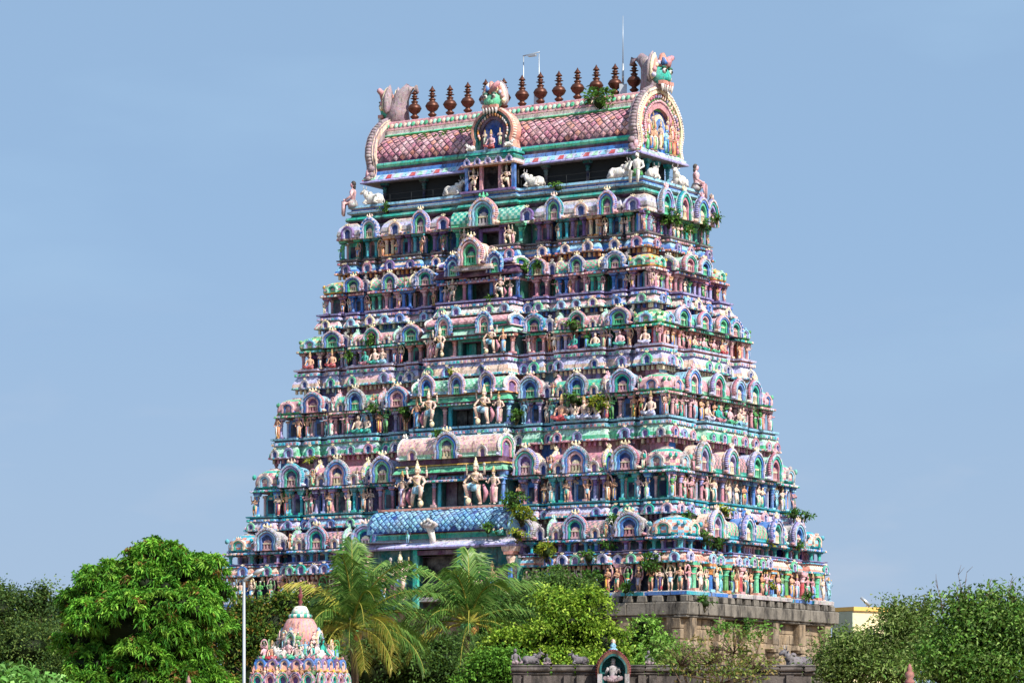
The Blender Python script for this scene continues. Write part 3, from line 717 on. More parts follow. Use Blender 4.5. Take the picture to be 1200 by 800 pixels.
        if ti > 1:
            m = MB()
            ob = [(-cw - .1, -y1 - .05), (cw + .1, -y1 - .05), (cw + .1, -(eb - 1.2)), (-cw - .1, -(eb - 1.2))]
            cc = [['plum', 'purple', 'pink'], ['mint', 'green', 'pink'], ['green', 'mint', 'orange'], ['green', 'mint', 'yellow']][ti - 2]
            sweep(m, ob, [(-.4, zc + .02), (0, zc), (.05, zc + .08), (-.02, zc + .22), (-.16, zc + .34), (-.18, zc + .42), (-.05, zc + .46), (-.08, zc + .52), (-.7, zc + .56)], ['plum', 'plum', cc[0], cc[0], cc[1], 'plum', cc[2], cc[2]])
            link('bay_cornice', m.mesh('bay_cornice', M_ST), storey)
            rt = {2: 31.05, 3: 27.85, 4: 24.4, 5: 21.25}[ti]
            gap = .28 if ti == 5 else 0
            rh = rt - zc - .54 - gap
            rc = [('purple', 'lilac', 'plum', 'green'), ('pink', 'rose', 'teal', 'salmon'), ('mint', 'green', 'sky', 'pink'), ('pink', 'pale', 'mint', 'sky')][ti - 2]
            m = shala_mb(cw * 1.84, 1.5, rh, rc, ARCHC[ti], [['white', 'green', 'leaf'], ['white', 'sky', 'blue'], ['white', 'lav', 'pink'], ['white', 'green', 'rose']][ti - 2], ti == 5, .9)
            link('barrel_roof', m.mesh('barrel_roof', M_ST), storey, (0, -(y1 - .72), zc + .55 + gap))
            if gap:
                m = MB(); m.box(0, 0, 0, cw * 1.86, 1.3, gap + .04, P['plum']); link('roof_neck', m.mesh('roof_neck', M_ST), storey, (0, -(y1 - .72), zc + .54))
            am = cached(('niche_arch', ti, 'bay'), lambda: arch_mb(max(1.05, rh * .7), max(1.15, rh * .8), [['blue', 'dblue', 'sky'], ['blue', 'sky', 'pink'], ['lilac', 'grey', 'blue'], ['lilac', 'pink', 'blue']][ti - 2], .24, beads='sky' if ti < 4 else 'pink'))
            for fx in ((-.55, .5), (-.5, .42), (-.62, 0, .62), (-.68, .68))[ti - 2]:
                if ti == 5: continue
                place('niche_arch', am, storey, fx * cw, y1 + .06, zc + (.1 if ti < 4 else .5))
        gh = {1: 1.15, 2: 1.35, 3: 1.75, 4: 2.2, 5: 2.6}[ti] / 2.14
        for s in (-1, 1):
            gm = GUARD[((2, 2, 1, 0, 0, 0)[ti], s)]
            place('guardian_statue', gm, storey, s * (dw + .75 + .06 * ti), y1 + (.2 if ti > 2 else 0), wb + .02, s=gh * (1.08 if ti > 2 else 1), sz=gh, rz=s * -.1)
            place('statue', ATT[(ti + (s > 0)) % 3], storey, s * (cw - .5), y1 + (.1 if ti > 2 else -.1), wb + .02, s=gh * .88)
            place('column', cm[(ti + 1) % len(cm)], storey, s * (cw - .12), y1 - .3, wb, s=(1.2, 1.2, (zc - wb) / hcol))
            place('column', cm[0], storey, s * (dw + .3), y1 - .34, wb, s=(1.1, 1.1, (zc - wb) / hcol))
    if ti == 6:
        st6 = storey

# T1 centre ornament: green arched cornice piece, and the little arch balcony below the T1 door
s1 = bpy.data.objects['storey']
storeys = [o for o in goro.children if o.name.startswith('storey')]
s1, s2, s3, s4, s5, s6 = storeys
place('niche_arch', cached(('niche_arch', 'c1'), lambda: arch_mb(1.75, 1.5, ['pale', 'sky', 'teal'], .4, beads='rose', shrine='grey', crown='green')), s1, 0, T[1]['e'][1] + .2, 32.95)
m = barrel_mb(4.6, .9, 1.0, ('mint', 'teal', 'green', 'green'), 24); link('barrel_roof', m.mesh('barrel_roof', M_ST), s1, (0, -(T[1]['e'][1] - .28), 33.0))
place('niche_arch', cached(('niche_arch', 'c2'), lambda: arch_mb(1.5, 1.5, ['pale', 'pink', 'green'], .5, beads='rose', shrine='green', crown='cream', vault=1.0)), s2, 0, 4.95, 30.6)
m = MB(); m.box(0, -4.75, 30.35, 2.6, .9, .12, P['grey']); m.box(0, -4.7, 30.47, 2.4, .8, .16, P['pale']); link('balcony', m.mesh('balcony', M_ST), s2)
for s in (-1, 1): place('statue', FIG[3 if s > 0 else 7], s2, s * 1.05, 4.8, 30.6, s=.55)

# ---- lowest porch with the long blue scaled barrel roof
def scaled_vault(L, S, zones, nx, step, lift, rows):
    """barrel along x from section S [(y,z)] lower front -> ridge; diamond scale tiles as separate raised faces"""
    m = MB(); L0 = lift
    def sec(t):
        t = t * (len(S) - 1); i = min(int(t), len(S) - 2); q = t - i
        return (S[i][0] * (1 - q) + S[i + 1][0] * q, S[i][1] * (1 - q) + S[i + 1][1] * q)
    for rI in range(rows):
        ta, tb, tm = rI / rows, (rI + 2) / rows, (rI + 1) / rows
        if tb > 1.0001: continue
        n = int(L / step)
        for i in range(n):
            x = -L / 2 + (i + .5 + (.5 if rI % 2 else 0)) * L / n
            if x + L / n * .5 > L / 2 + .01: continue
            hw = L / n * .46; q = .08 * (tb - ta)
            y0, z0 = sec(ta + q); y1, z1 = sec(tb - q); y2, z2 = sec(tm)
            nrm = Vector((0, -(z1 - z0), (y1 - y0))).normalized()
            if nrm.y > 0: nrm = -nrm
            lift = L0 * rg.uniform(.4, 1.5); x += rg.uniform(-.02, .02)
            if rg.random() < .03: continue
            a = Vector((x, y0, z0)) + nrm * lift * 1.3; b = Vector((x + hw, y2, z2)) + nrm * lift * .6
            c = Vector((x, y1, z1)) + nrm * lift * .2; d = Vector((x - hw, y2, z2)) + nrm * lift * .6
            cen = Vector((x, y2, z2)) + nrm * lift * 1.6
            m.add([a, b, c, d, cen], [(0, 1, 4), (1, 2, 4), (2, 3, 4), (3, 0, 4)], zones(rI / rows))
    return m
pb = 8.02; py1 = 8.75; pw = 5.15
m = MB()
ob = [(-pw, -py1), (pw, -py1), (pw, -6.8), (-pw, -6.8)]
sweep(m, ob, [(-.5, 14.86), (0, 14.8), (.06, 14.9), (0, 14.98), (-.3, 15.18), (-.55, 15.36), (-.62, 15.4), (-.62, 15.62), (-.56, 15.68), (-.6, 15.74), (-1.1, 15.77)], ['dgrey', 'lilac', 'lilac', 'lav', 'grey', 'rose', 'teal', 'green', 'dpink', 'lilac'])
link('porch_eave', m.mesh('porch_eave', M_ST), s6)
S = [(-.86, 0), (-.92, .3), (-.88, .6), (-.74, .9), (-.5, 1.12), (-.2, 1.25)]
def vaultbase(L, S, c, nx=2):
    m = MB(); F = S + [(-y, z) for y, z in reversed(S)]; n = len(F); vs = []; fs = []
    for x in (-L / 2, L / 2): vs += [(x, y, z) for y, z in F]
    for j in range(n - 1): fs.append((j, n + j, n + j + 1, j + 1))
    fs += [tuple(range(n - 1, -1, -1)), tuple(range(n, 2 * n))]
    m.add(vs, fs, P[c]); return m
m = vaultbase(9.0, S, 'dblue'); m.box(0, -.12, 1.24, 8.6, .5, .12, P['salmon'])
for s in (-1, 1): m.lathe([(.95, 0), (.92, .3), (.86, .65), (.7, .95), (.4, 1.18), (.1, 1.24)], 14, P['sky'], (s * 4.4, 0, 0), .75, .95)
link('porch_roof', m.mesh('porch_roof', M_ST), s6, (0, -(py1 - 1.15), 15.75))
tag(link('roof_scales', scaled_vault(9.0, S, lambda q: P['sky'] if rg.random() < .55 else tuple(.5 * (a + b) for a, b in zip(P['sky'], P['blue'])), 1, .36, .035, 9).mesh('roof_scales', M_ST), s6, (0, -(py1 - 1.15), 15.75)), kind='stuff')
# cobra hood and little figures on the porch roof
m = MB(); m.tube([(0, 0, 0), (.05, -.15, .35), (0, -.25, .75), (-.1, -.5, 1.0)], [.2, .17, .2, .1], P['white'], 8)
m.lathe([(.1, 0), (.5, .15), (.55, .3), (.3, .45), (.05, .5)], 10, P['grey'], (0, -.35, .75), 1, .45)
for k in range(5): m.ell(((k - 2) * .2, -.5, 1.08 + .1 * (2 - abs(k - 2))), (.1, .14, .1), P['white'], 6, 4)
link('cobra_hood', m.mesh('cobra_hood', M_ST), s6, (-.35, -(py1 - .35), 15.1))
place('statue', FIG[12], s6, -2.0, py1 - .3, 15.2, s=.5)
place('statue', SEAT[2], s6, 3.95, py1 - .4, 15.45, s=1.0)
# porch below: dark doorway, side walls, guardians, columns
m = MB()
for s in (-1, 1): m.box(s * 3.2, -8.0, 11.6, 3.6, .8, 3.3, P['dteal'])
m.box(0, -7.8, 11.6, 2.8, .1, 3.3, P['black'])  # black sheet stands for the unlit space beyond the porch doorway
link('bay_wall', m.mesh('bay_wall', M_ST), s6)
m = MB()
for s in (-1, 1): m.box(s * 1.45, -8.45, 11.6, .3, .2, 3.2, P['teal'])
m.box(0, -8.45, 14.5, 2.6, .2, .24, P['plum'])
link('doorway', m.mesh('doorway', M_ST), s6)
for s in (-1, 1):
    place('guardian_statue', GUARD[(0, s)], s6, s * 2.35, 8.65, 12.0, s=1.3, sz=1.3)
    place('column', cached(('column', 'porch'), lambda: column_mb(2.75, .36, 'blue', 'salmon', 'pale')), s6, s * 4.75, 8.5, 12.05)
    place('statue', ATT[1], s6, s * 3.6, 8.6, 12.0, s=1.05)

# ---- T6: the tall row of standing figures above the granite
m = MB()
sf6, sr6 = bays(15.3, 8.12, 4.6, .1, .3); o6 = outline(15.3, 8.12, sf6, sr6)
sweep(m, o6, [(-.75, 11.9), (-.75, 13.75)], [[rg.choice(['plum', 'dteal', 'dblue', 'navy', 'dgreen', 'maroon']) for _ in range(13)]])
link('storey_wall', m.mesh('storey_wall', M_ST), s6)
m = MB(); sweep(m, outline(15.45, 8.25, sf6 := bays(15.45, 8.25, 4.6, .1, .15)[0], sr6b := bays(15.45, 8.25, 4.6, .1, .15)[1]), [(-.1, 11.95), (.0, 11.98), (.02, 12.16), (-.05, 12.2), (-.8, 12.22)], ['dgrey', ['blue', 'grey', 'blue', 'turq', 'grey'], 'grey', 'grey'])
link('ledge_band', m.mesh('ledge_band', M_ST), s6)
x = -15.1
while x < 15.2:
    if abs(x) > 5.3:
        place('statue', rg.choice(FIG), s6, x, 8.12 - .12 + rg.uniform(-.08, .08), 12.2, s=.76 * rg.uniform(.92, 1.06), rz=rg.uniform(-.3, .3))
    x += rg.uniform(.56, .82)
yy = -7.7; k = 0
cl6 = [cached(('column', 6, 'tall', i), lambda c=c: column_mb(1.5, .3, *c)) for i, c in enumerate((('green', 'salmon', 'green'), ('blue', 'sky', 'orange'), ('leaf', 'orange', 'green'), ('red', 'rose', 'pink')))]
while yy < 8.1:
    if k % 3 == 1: place('column', cl6[(k // 3) % 4], s6, yy, 15.15, 12.2, side='E')
    else: place('statue', rg.choice(FIG), s6, yy, 15.22 + rg.uniform(-.06, .06), 12.2, side='E', s=.74 * rg.uniform(.92, 1.06), rz=rg.uniform(-.3, .3))
    yy += rg.uniform(.5, .7); k += 1
for x in (-13.6, -11.2, -7.2, 7.2, 11.2, 13.4): place('column', cl6[int(abs(x)) % 4], s6, x, 7.75, 12.2)

# ---- granite base built of single blocks
gb = MB(); gb.box(0, 0, 0, 30.2, 15.7, 11.9, P['grey']); base = link('granite_base', gb.mesh('granite_base', M_GRAN), goro)
def stone_mesh(w, d, h, seed, bev=.05):
    q = random.Random(seed); m = MB(); j = lambda: q.uniform(-.025, .025)
    a, b = w / 2, d / 2
    v = []
    for z, k in ((0, bev), (bev, 0), (h - bev, 0), (h, bev)):
        v += [(-a + k + j(), -b + k + j(), z), (a - k + j(), -b + k + j(), z), (a - k, b, z), (-a + k, b, z)]
    f = [(0, 3, 2, 1), (12, 13, 14, 15)]
    for l in range(3):
        for k in range(4): f.append((l * 4 + k, l * 4 + (k + 1) % 4, l * 4 + 4 + (k + 1) % 4, l * 4 + 4 + k))
    m.add(v, f, P['grey']); return m
SC = {}
def stone(w, d, h, mat, name='stone'):
    key = (round(w / .1), d, round(h, 2), mat.name, rg.randrange(3))
    if key not in SC: SC[key] = stone_mesh(round(w / .1) * .1, d, h, hash(key[:3]) % 999).mesh(name, mat)
    return SC[key]
def course(side, u0, u1, dist, z, h, wmin, wmax, depth, mat, gap=.03):
    u = u0
    while u < u1 - .15:
        w = min(round(rg.uniform(wmin, wmax), 1), u1 - u)
        me = stone(max(.2, round(w / .1) * .1 - 0), depth, h, mat)
        place('stone', me, base, u + w / 2, dist + rg.uniform(-.025, .025) - depth / 2, z, side=side, s=((w - gap) / max(.2, round(w / .1) * .1), 1, 1))
        u += w
for side, u0, u1, dd in (('F', 2., 15.67, 8.43), ('E', -8.43, 8.43, 15.67)):
    course(side, u0, u1, dd, 10.92, .68, .5, 1.3, .9, M_GRANG)              # cornice slabs
    course(side, u0, u1 - .2, dd - .12, 10.78, .14, 1.0, 2.0, .8, M_GRANG)
    u = u0 + .2
    while u < u1 - .4:                                                     # bracket blocks under the figures
        w = rg.choice([.45, .5, .6]); place('stone', stone(w, .5, .36, M_GRANG), base, u + w / 2, dd - .12 - .25 + rg.uniform(-.06, .06), 11.6, side=side); u += w + rg.uniform(.25, .45)
    for z, h in ((10.2, .58), (9.66, .54), (9.05, .6), (8.4, .65), (7.7, .7), (7.0, .7)):
        course(side, u0, u1 - .55, dd - .52, z, h, .7, 1.6, .5, M_GRAN)
    # pilasters: shaft, ribbed capital, bracket
    n = 6 if side == 'E' else 5
    for i in range(n):
        u = u0 + .75 + (u1 - u0 - 1.8) * i / (n - 1)
        pm = MB(); pm.box(0, 0, 5.5, .62, .95, 3.2, P['grey']); pm.box(0, 0, 8.7, .8, 1.1, .14, P['grey'])
        pm.lathe([(.3, 8.84), (.42, 8.98), (.44, 9.1), (.32, 9.2)], 8, P['grey'], sq=.6); pm.box(0, 0, 9.2, .95, .9, .16, P['grey'])
        pm.box(0, 0, 9.36, 1.3, .7, .26, P['grey'], tap=.75); pm.box(0, 0, 9.62, .7, .62, 1.16, P['grey'])
        place('pilaster', cached_p if 'cached_p' in globals() and False else pm.mesh('pilaster', M_GRAN), base, u, dd - .45, 0, side=side)
pm = MB(); pm.box(0, 0, 7.4, .9, .3, .12, P['grey']); pm.box(-.38, 0, 6.5, .16, .3, .9, P['grey']); pm.box(.38, 0, 6.5, .16, .3, .9, P['grey']); pm.box(0, 0, 7.52, 1.1, .36, .16, P['grey'], tap=.8); pm.box(0, .16, 6.5, .6, .04, .9, P['grey'])
for u in (-4.2, .2, 3.8): place('stone_niche', pm.mesh('stone_niche', M_GRAN), base, u, 15.3, .9, side='E')

# ------------------------------------------------------------------ top: ledge, gallery, great barrel roof
m = MB()
oL = outline(9.9, 3.22, [(-9.9, -1.95, 0), (-1.95, 1.95, .35), (1.95, 9.9, 0)], [(-3.22, 3.22, 0)])
sweep(m, oL, [(-.4, 33.9), (0, 34.04), (.04, 34.14), (0, 34.26), (-.2, 34.32), (-.22, 34.42), (-.05, 34.5), (-.03, 34.6), (-.2, 34.66), (-.22, 34.76), (-.08, 34.82), (-.1, 34.95), (-3, 34.97)],
      ['plum', 'dgreen', 'teal', 'dgreen', 'dteal', 'grey', 'sky', 'grey', 'blue', 'grey', 'sky', 'grey'])
top = link('top_ledge', m.mesh('top_ledge', M_ST), goro)
m = MB(); m.box(0, 0, 34.9, 16.6, 3.4, 1.4, P['dgrey']); link('gallery_wall', m.mesh('gallery_wall', M_DARK), top)  # near-black box stands for the shade inside the open gallery
for i in range(7):
    u = -8.2 + 16.4 * i / 6
    if abs(u) < 1.4: continue
    place('gallery_post', cached(('gallery_post',), lambda: column_mb(1.4, .2, 'navy', 'navy', 'dteal')), top, u, 1.8, 34.93)  # front posts coloured darker than the end ones, for the gallery shade
for u in (-1.7, -.5, .5, 1.7): place('gallery_post', cached(('gallery_post', 'e'), lambda: column_mb(1.4, .2, 'turq', 'teal', 'turq')), top, u, 8.5, 34.93, side='E')
m = MB()
for z in (35.25, 35.55):
    m.tube([(-8.9, -2.4, z), (8.9, -2.4, z), (8.9, 2.4, z)], .014, P['dgrey'], 5)
for i in range(13): m.tube([(-8.9 + i * 17.8 / 12, -2.4, 34.9), (-8.9 + i * 17.8 / 12, -2.4, 35.56)], .016, P['dgrey'], 5)
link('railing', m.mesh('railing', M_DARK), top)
# slab and bands
m = MB(); oS = [(-9.35, -2.615), (9.35, -2.615), (9.35, 2.615), (-9.35, 2.615)]
sweep(m, oS, [(-.9, 36.34), (-.12, 36.3), (0, 36.27), (.02, 36.33), (-.1, 36.45), (-.3, 36.7), (-.36, 36.74), (-.4, 36.95), (-.44, 36.97), (-.44, 37.12), (-.36, 37.16), (-.33, 37.28), (-.38, 37.4), (-.5, 37.44), (-1.5, 37.5)],
      ['dgrey', 'lilac', 'lilac', 'lilac', 'lav', 'sky', 'blue', 'maroon', 'plum', 'teal', 'green', 'teal', 'purple', 'purple'])
roof = link('roof_slab', m.mesh('roof_slab', M_ST), goro)
# painted rosettes on the sloping slab edge
m = MB()
for i in range(34):
    u = -9.1 + i * 18.2 / 33
    c = P['red'] if i % 3 == 0 else P['mint'] if i % 3 == 1 else P['sky']
    m.add([(u - .2, -2.54, 36.44), (u + .2, -2.54, 36.44), (u + .14, -2.345, 36.685), (u - .14, -2.345, 36.685)], [(0, 1, 2, 3)], c)
tag(link('rosette_row', m.mesh('rosette_row', M_ST), roof, (0, -.008, .004)), kind='stuff')
SR = [(-2.12, 37.42), (-2.2, 37.8), (-2.12, 38.2), (-1.9, 38.55), (-1.55, 38.86), (-1.2, 39.05)]
m = vaultbase(17.6, SR, 'plum'); link('barrel_roof', m.mesh('barrel_roof', M_ST), roof)
tag(link('roof_scales', scaled_vault(17.5, SR, lambda q: P[rg.choice(['rose', 'rose', 'dpink', 'pink', 'salmon'])], 1, .46, .04, 9).mesh('roof_scales', M_ST), roof), kind='stuff')
m = MB()
oR = [(-8.8, -1.3), (8.8, -1.3), (8.8, 1.3), (-8.8, 1.3)]
sweep(m, oR, [(-.15, 38.98), (0, 39.0), (.06, 39.1), (0, 39.18), (-.06, 39.2), (-.04, 39.36), (-.14, 39.4), (-.1, 39.44), (-.3, 39.92), (-.36, 39.98), (-.8, 40.0)], ['green', 'leaf', 'green', 'white', 'white', 'pale', 'grey', 'rose', 'rose', 'rose'])
link('ridge', m.mesh('ridge', M_ST), roof)
m = MB()
for i in range(58):
    u = -8.5 + i * 17 / 57
    m.lathe([(.14, 0), (.13, .025), (.02, .03)], 9, P[('green', 'pale', 'mint')[i % 3]], M=Matrix.Translation((u, -1.1, 39.7)) @ Matrix.Rotation(R(66), 4, 'X') @ Matrix.Diagonal((1, 1.15, 1, 1)))
tag(link('lotus_frieze', m.mesh('lotus_frieze', M_ST), roof), kind='stuff')
# finials
kp = [(.16, 0), (.26, .06), (.14, .16), (.12, .2), (.24, .3), (.26, .36), (.14, .45), (.13, .5), (.3, .62), (.385, .78), (.395, .86), (.3, 1.02), (.14, 1.12), (.2, 1.18), (.21, 1.22), (.1, 1.28), (.1, 1.34), (.26, 1.4), (.09, 1.44), (.16, 1.5), (.17, 1.55), (.08, 1.6), (.09, 1.64), (.2, 1.67), (.17, 1.72), (.07, 1.85), (.015, 1.97)]
km = MB(); km.lathe(kp, 16, P['copper']); km.lathe([(.4, .8), (.408, .82), (.4, .84)], 16, P['gold']); kme = km.mesh('finial', M_COP)
for i in range(13): link('finial', kme, roof, (-7.36 + i * 14.72 / 12, 0, 39.98), 0, (1, 1, 1 + .02 * math.sin(i * 2.1)))

def kirti(m, s, col1='green', ear='yellow', o=(0, 0, 0), horn=True):
    """lion mask crest facing -y"""
    M = Matrix.Translation(o) @ Matrix.Scale(s, 4)
    m.ell((0, -.1, .5), (.42, .34, .36), P[col1], 9, 6, M=M)
    m.ell((0, -.34, .44), (.2, .14, .15), P[col1], 8, 5, M=M)
    m.box(0, -.3, .2, .7, .2, .12, P['salmon'], M=M); m.box(0, -.3, .12, .5, .16, .08, P['red'], M=M)
    for k in range(5): m.lathe([(.07, 0), (.06, -.12), (.01, -.26)], 6, P['white'], ((k - 2) * .15, -.34, .2), M=M)
    for k in range(9):
        t = math.pi * k / 8; m.ell((.52 * math.cos(t), -.12, .5 + .5 * math.sin(t)), (.09, .1, .09), P[('cream', 'rose', 'lav')[k % 3]], 6, 4, M=M)
    for k in (-1, 1):
        m.ell((k * .2, -.36, .66), (.1, .08, .09), P['white'], 7, 5, M=M); m.ell((k * .2, -.4, .66), (.065, .06, .06), P['black'], 6, 4, M=M); m.ell((k * .2, -.34, .78), (.15, .08, .05), P['dgreen'], 6, 4, M=M)
        m.lathe([(.02, -.5), (.2, -.38), (.26, 0), (.2, .3), (.02, .48)], 8, P[ear], (k * .58, -.02, .72), .8, .35, M=M @ Matrix.Rotation(k * -.25, 4, 'Y'))
        m.lathe([(.02, -.56), (.22, -.42), (.3, 0), (.22, .34), (.02, .56)], 8, P['mauve'], (k * .58, .08, .72), .8, .35, M=M @ Matrix.Rotation(k * -.25, 4, 'Y'))
        m.lathe([(.02, -.34), (.12, -.25), (.16, 0), (.12, .2), (.02, .32)], 8, P['salmon'], (k * .58, -.1, .72), .8, .35, M=M @ Matrix.Rotation(k * -.25, 4, 'Y'))
    m.tube([(0, -.1, .8), (.05, -.16, 1.05), (-.05, -.2, 1.3)], [.24, .2, .06], P['salmon'], 7, M=M)
    m.tube([(.05, -.3, .85), (.2, -.3, 1.1), (.42, -.3, 1.2)], [.14, .12, .1], P['rose'], 6, M=M)
    m.tube([(-.1, -.3, .9), (-.2, -.3, 1.12)], [.13, .04], P['blue'], 6, M=M)
    if horn:
        m.tube([(0, .2, .0), (0, .28, .5), (0, .42, .95), (0, .72, 1.24), (0, 1.02, 1.22), (0, 1.14, 1.02)], [.5, .38, .28, .19, .11, .03], P['mauve'], 9, M=M)
# gable ends
def ogive(w, h, k=1., n=1):
    A = [(1.0, 0), (.92, .07), (.93, .2), (1.0, .34), (.985, .48), (.9, .63), (.74, .77), (.5, .9), (.24, .97), (0, 1.0)]
    B = []
    for (a, b), (c, d) in zip(A[:-1], A[1:]):
        for i in range(n): B.append((a + (c - a) * i / n, b + (d - b) * i / n))
    B.append(A[-1]); B += [(-a, b) for a, b in reversed(B[:-1])]
    return [(x * w / 2 * k, max(0, h * .36 + (z - .36) * h * k) if z else 0) for x, z in B]
def gable():
    m = MB(); w, h = 5.15, 3.8
    ks = [1, .9, .84, .7, .62, .5]; cs = ('pale', 'cream', 'leaf', 'purple', 'rose'); dp = (.34, .4, .28, .2, .3)
    for i in range(5): m.ring(ogive(w, h, ks[i], 2), ogive(w, h, ks[i + 1], 2), -dp[i], .16, P[cs[i]], P['mauve'] if i == 0 else None)
    m.plate(list(reversed(ogive(w, h, .52))), -.08, .14, P['dblue'])
    m.plate(list(reversed(ogive(w, h, .97))), .15, .2, P['mauve'])
    m.ring(ogive(w, h, .96, 2), ogive(w, h, .86, 2), .19, .26, P['pale'], P['mauve'])
    for k, rr, n, c, d in ((1.0, .1, 3, 'mauve', -.1), (.95, .06, 4, 'white', -.36), (.66, .07, 3, 'pink', -.32)):
        for i, (x, z) in enumerate(ogive(w, h, k, n)): m.ell((x, d, z), (rr, rr * 1.3 if k < 1 else .2, rr * 1.15), P[c], 6, 4)
    for i, (x, z) in enumerate(ogive(w, h, .77, 2)):          # ring of little busts under parasols
        if z < .2: continue
        m.ell((x, -.3, z), (.1, .1, .12), P[rg.choice(['lav', 'purple', 'dpink', 'pale'])], 6, 4); m.ell((x, -.34, z + .1), (.06, .07, .07), P[rg.choice(['skin', 'pale', 'red', 'pink'])], 5, 4)
    m.ring(horseshoe(1.25, 2.0, 1, 14), horseshoe(1.25, 2.0, .7, 14), -.34, 0, P['blue']); m.ring(horseshoe(1.55, 2.25, 1, 14), horseshoe(1.55, 2.25, .82, 14), -.26, 0, P['cream'])
    for x, sk, c, c2, z, q in ((0, 'pale', 'cream', 'gold', .3, .85), (-.6, 'skin', 'leaf', 'white', .1, .85), (.58, 'sky', 'dgreen', 'blue', .1, .85), (1.05, 'skin', 'leaf', 'red', .12, .8), (-1.0, 'skin', 'blue', 'white', .15, .75), (1.5, 'flesh', 'orange', 'red', .15, .8), (-1.45, 'leaf', 'green', 'mint', .1, .6), (1.3, 'pale', 'pink', 'red', .95, .6), (-1.25, 'pale', 'lav', 'red', .95, .6), (.8, 'pale', 'blue', 'red', 1.3, .5), (-.8, 'pale', 'leaf', 'red', 1.3, .5)):
        m.merge(figure_mb(sk, c, c2, 'cone', 'hip'), Matrix.Translation((x, -.34, z)) @ Matrix.Scale(q, 4))
    m.box(0, -.1, -.08, w * .98, .8, .1, P['mint'])
    for q in (-1, 1):
        m.tube([(q * 2.1, -.2, .6), (q * 2.42, -.2, .42), (q * 2.45, -.2, .12), (q * 2.15, -.24, .05)], [.06, .14, .17, .08], P['pink'], 7)
        for z in (.2, .55): m.ell((q * 2.46, .05, z), (.13, .24, .18), P['mauve'], 7, 5)
    kirti(m, 1.6, 'teal', 'cream', (0, -.2, h - .3))
    return m
gm = gable()
me = gm.mesh('gable_front', M_ST)
for s in (-1, 1):
    o = link('gable_arch', me, roof, (s * 8.72, 0, 36.55), R(90) * s)
# front dormer with its little porch
m = MB()
w, h = 2.8, 2.35
for k0, k1, d, c in ((1, .9, .36, 'salmon'), (.9, .8, .3, 'dteal'), (.8, .62, .2, 'dgreen'), (.62, .5, .26, 'plum')): m.ring(horseshoe(w, h, k0, 20), horseshoe(w, h, k1, 20), -d, .5, P[c])
m.plate(list(reversed(horseshoe(w, h, .52, 14))), -.1, .5, P['dblue'])
for x, z in horseshoe(w, h, .99, 34, False): m.ell((x, -.1, z), (.07, .24, .08), P['pale'], 6, 4)
for x, z in horseshoe(w, h, .7, 22, False): m.ell((x, -.26, z), (.08, .09, .11), P[rg.choice(['skin', 'pink', 'white', 'orange'])], 5, 4)
m.merge(seated_mb('pink', 'red', crown=True), Matrix.Translation((0, -.45, .02)) @ Matrix.Scale(.85, 4))
for s in (-1, 1): m.merge(figure_mb('pale', 'leaf', 'white'), Matrix.Translation((s * .5, -.3, .2)) @ Matrix.Scale(.5, 4))
kirti(m, 1.35, 'green', 'white', (0, -.1, h - .35), False)
link('dormer_arch', m.mesh('dormer_arch', M_ST), roof, (0, -2.75, 37.3))
m = MB()
ob = [(-1.75, -3.5), (1.75, -3.5), (1.75, -2.2), (-1.75, -2.2)]
sweep(m, ob, [(-.3, 36.4), (0, 36.36), (.05, 36.44), (0, 36.52), (-.15, 36.62), (-.12, 36.66), (-.1, 36.8), (-.2, 36.86), (-.2, 36.96), (-.1, 37.0), (-.12, 37.12), (-.22, 37.16), (-.2, 37.28), (-.6, 37.3)], ['orange', 'pale', 'pink', 'pale', 'lav', 'dgreen', 'dteal', 'teal', 'dteal', 'teal', 'dteal', 'sky', 'grey'])
for i in range(5): m.merge(arch_mb(.4, .34, ['lilac', 'lav'], .08, beads=False, shrine=None, crown='grey', n=10), Matrix.Translation((-1.4 + i * .7, -3.5, 36.46)))
link('dormer_cornice', m.mesh('dormer_cornice', M_ST), roof)
m = MB(); m.box(0, -2.7, 34.95, 3.0, .1, 1.45, P['black'])  # black backing panel paints the darkness of the porch opening
for x in (-1.55, 1.55): m.box(x, -3.25, 34.95, .2, .2, 1.45, P['blue'])
for x in (-.62, .62): m.box(x, -3.2, 34.95, .18, .18, 1.45, P['rose'])
m.box(0, -3.3, 34.86, 3.6, .8, .12, P['purple'])
link('dormer_porch', m.mesh('dormer_porch', M_ST), roof)
for s in (-1, 1): place('guardian_statue', GUARD[(2, s)], roof, s * 1.1, 3.3, 34.98, s=.66)
m2 = COW
for s in (-1, 1): link('bull_statue', COW, roof, (s * 1.25, -3.35, 37.28), 0 if s < 0 else R(180), (.42, .42, .42))
# seated ascetics and bulls on the ledge
asc = seated_mb('white', 'leaf', 'hair', False, True, 'hang').mesh('ascetic', M_ST); asc2 = seated_mb('pink', 'grey', 'hair', False, False, 'hang').mesh('ascetic', M_ST)
place('seated_statue', asc, top, 9.35, 3.02, 34.95, s=1.3, rz=R(10))
place('seated_statue', asc2, top, -9.55, 3.05, 34.9, s=1.45, rz=R(-60))
link('seated_statue', asc2, top, (9.75, 2.7, 34.95), R(115), (1.4, 1.4, 1.4))
link('bull_statue', COW, top, (8.0, -2.75, 34.95), R(180), (.95, .95, .95)); link('bull_statue', COW, top, (9.55, -1.7, 34.95), R(-80), (.85, .85, .85))
link('bull_statue', COW, top, (-8.2, -2.85, 34.95), R(0), (.95, .95, .95))
link('bull_statue', COW, top, (-2.75, -2.9, 34.95), R(180), (.9, .9, .9)); link('bull_statue', COW, top, (2.7, -2.9, 34.95), R(0), (.9, .9, .9))
link('bull_statue', COW, top, (9.5, 1.3, 34.95), R(100), (1, 1, 1))

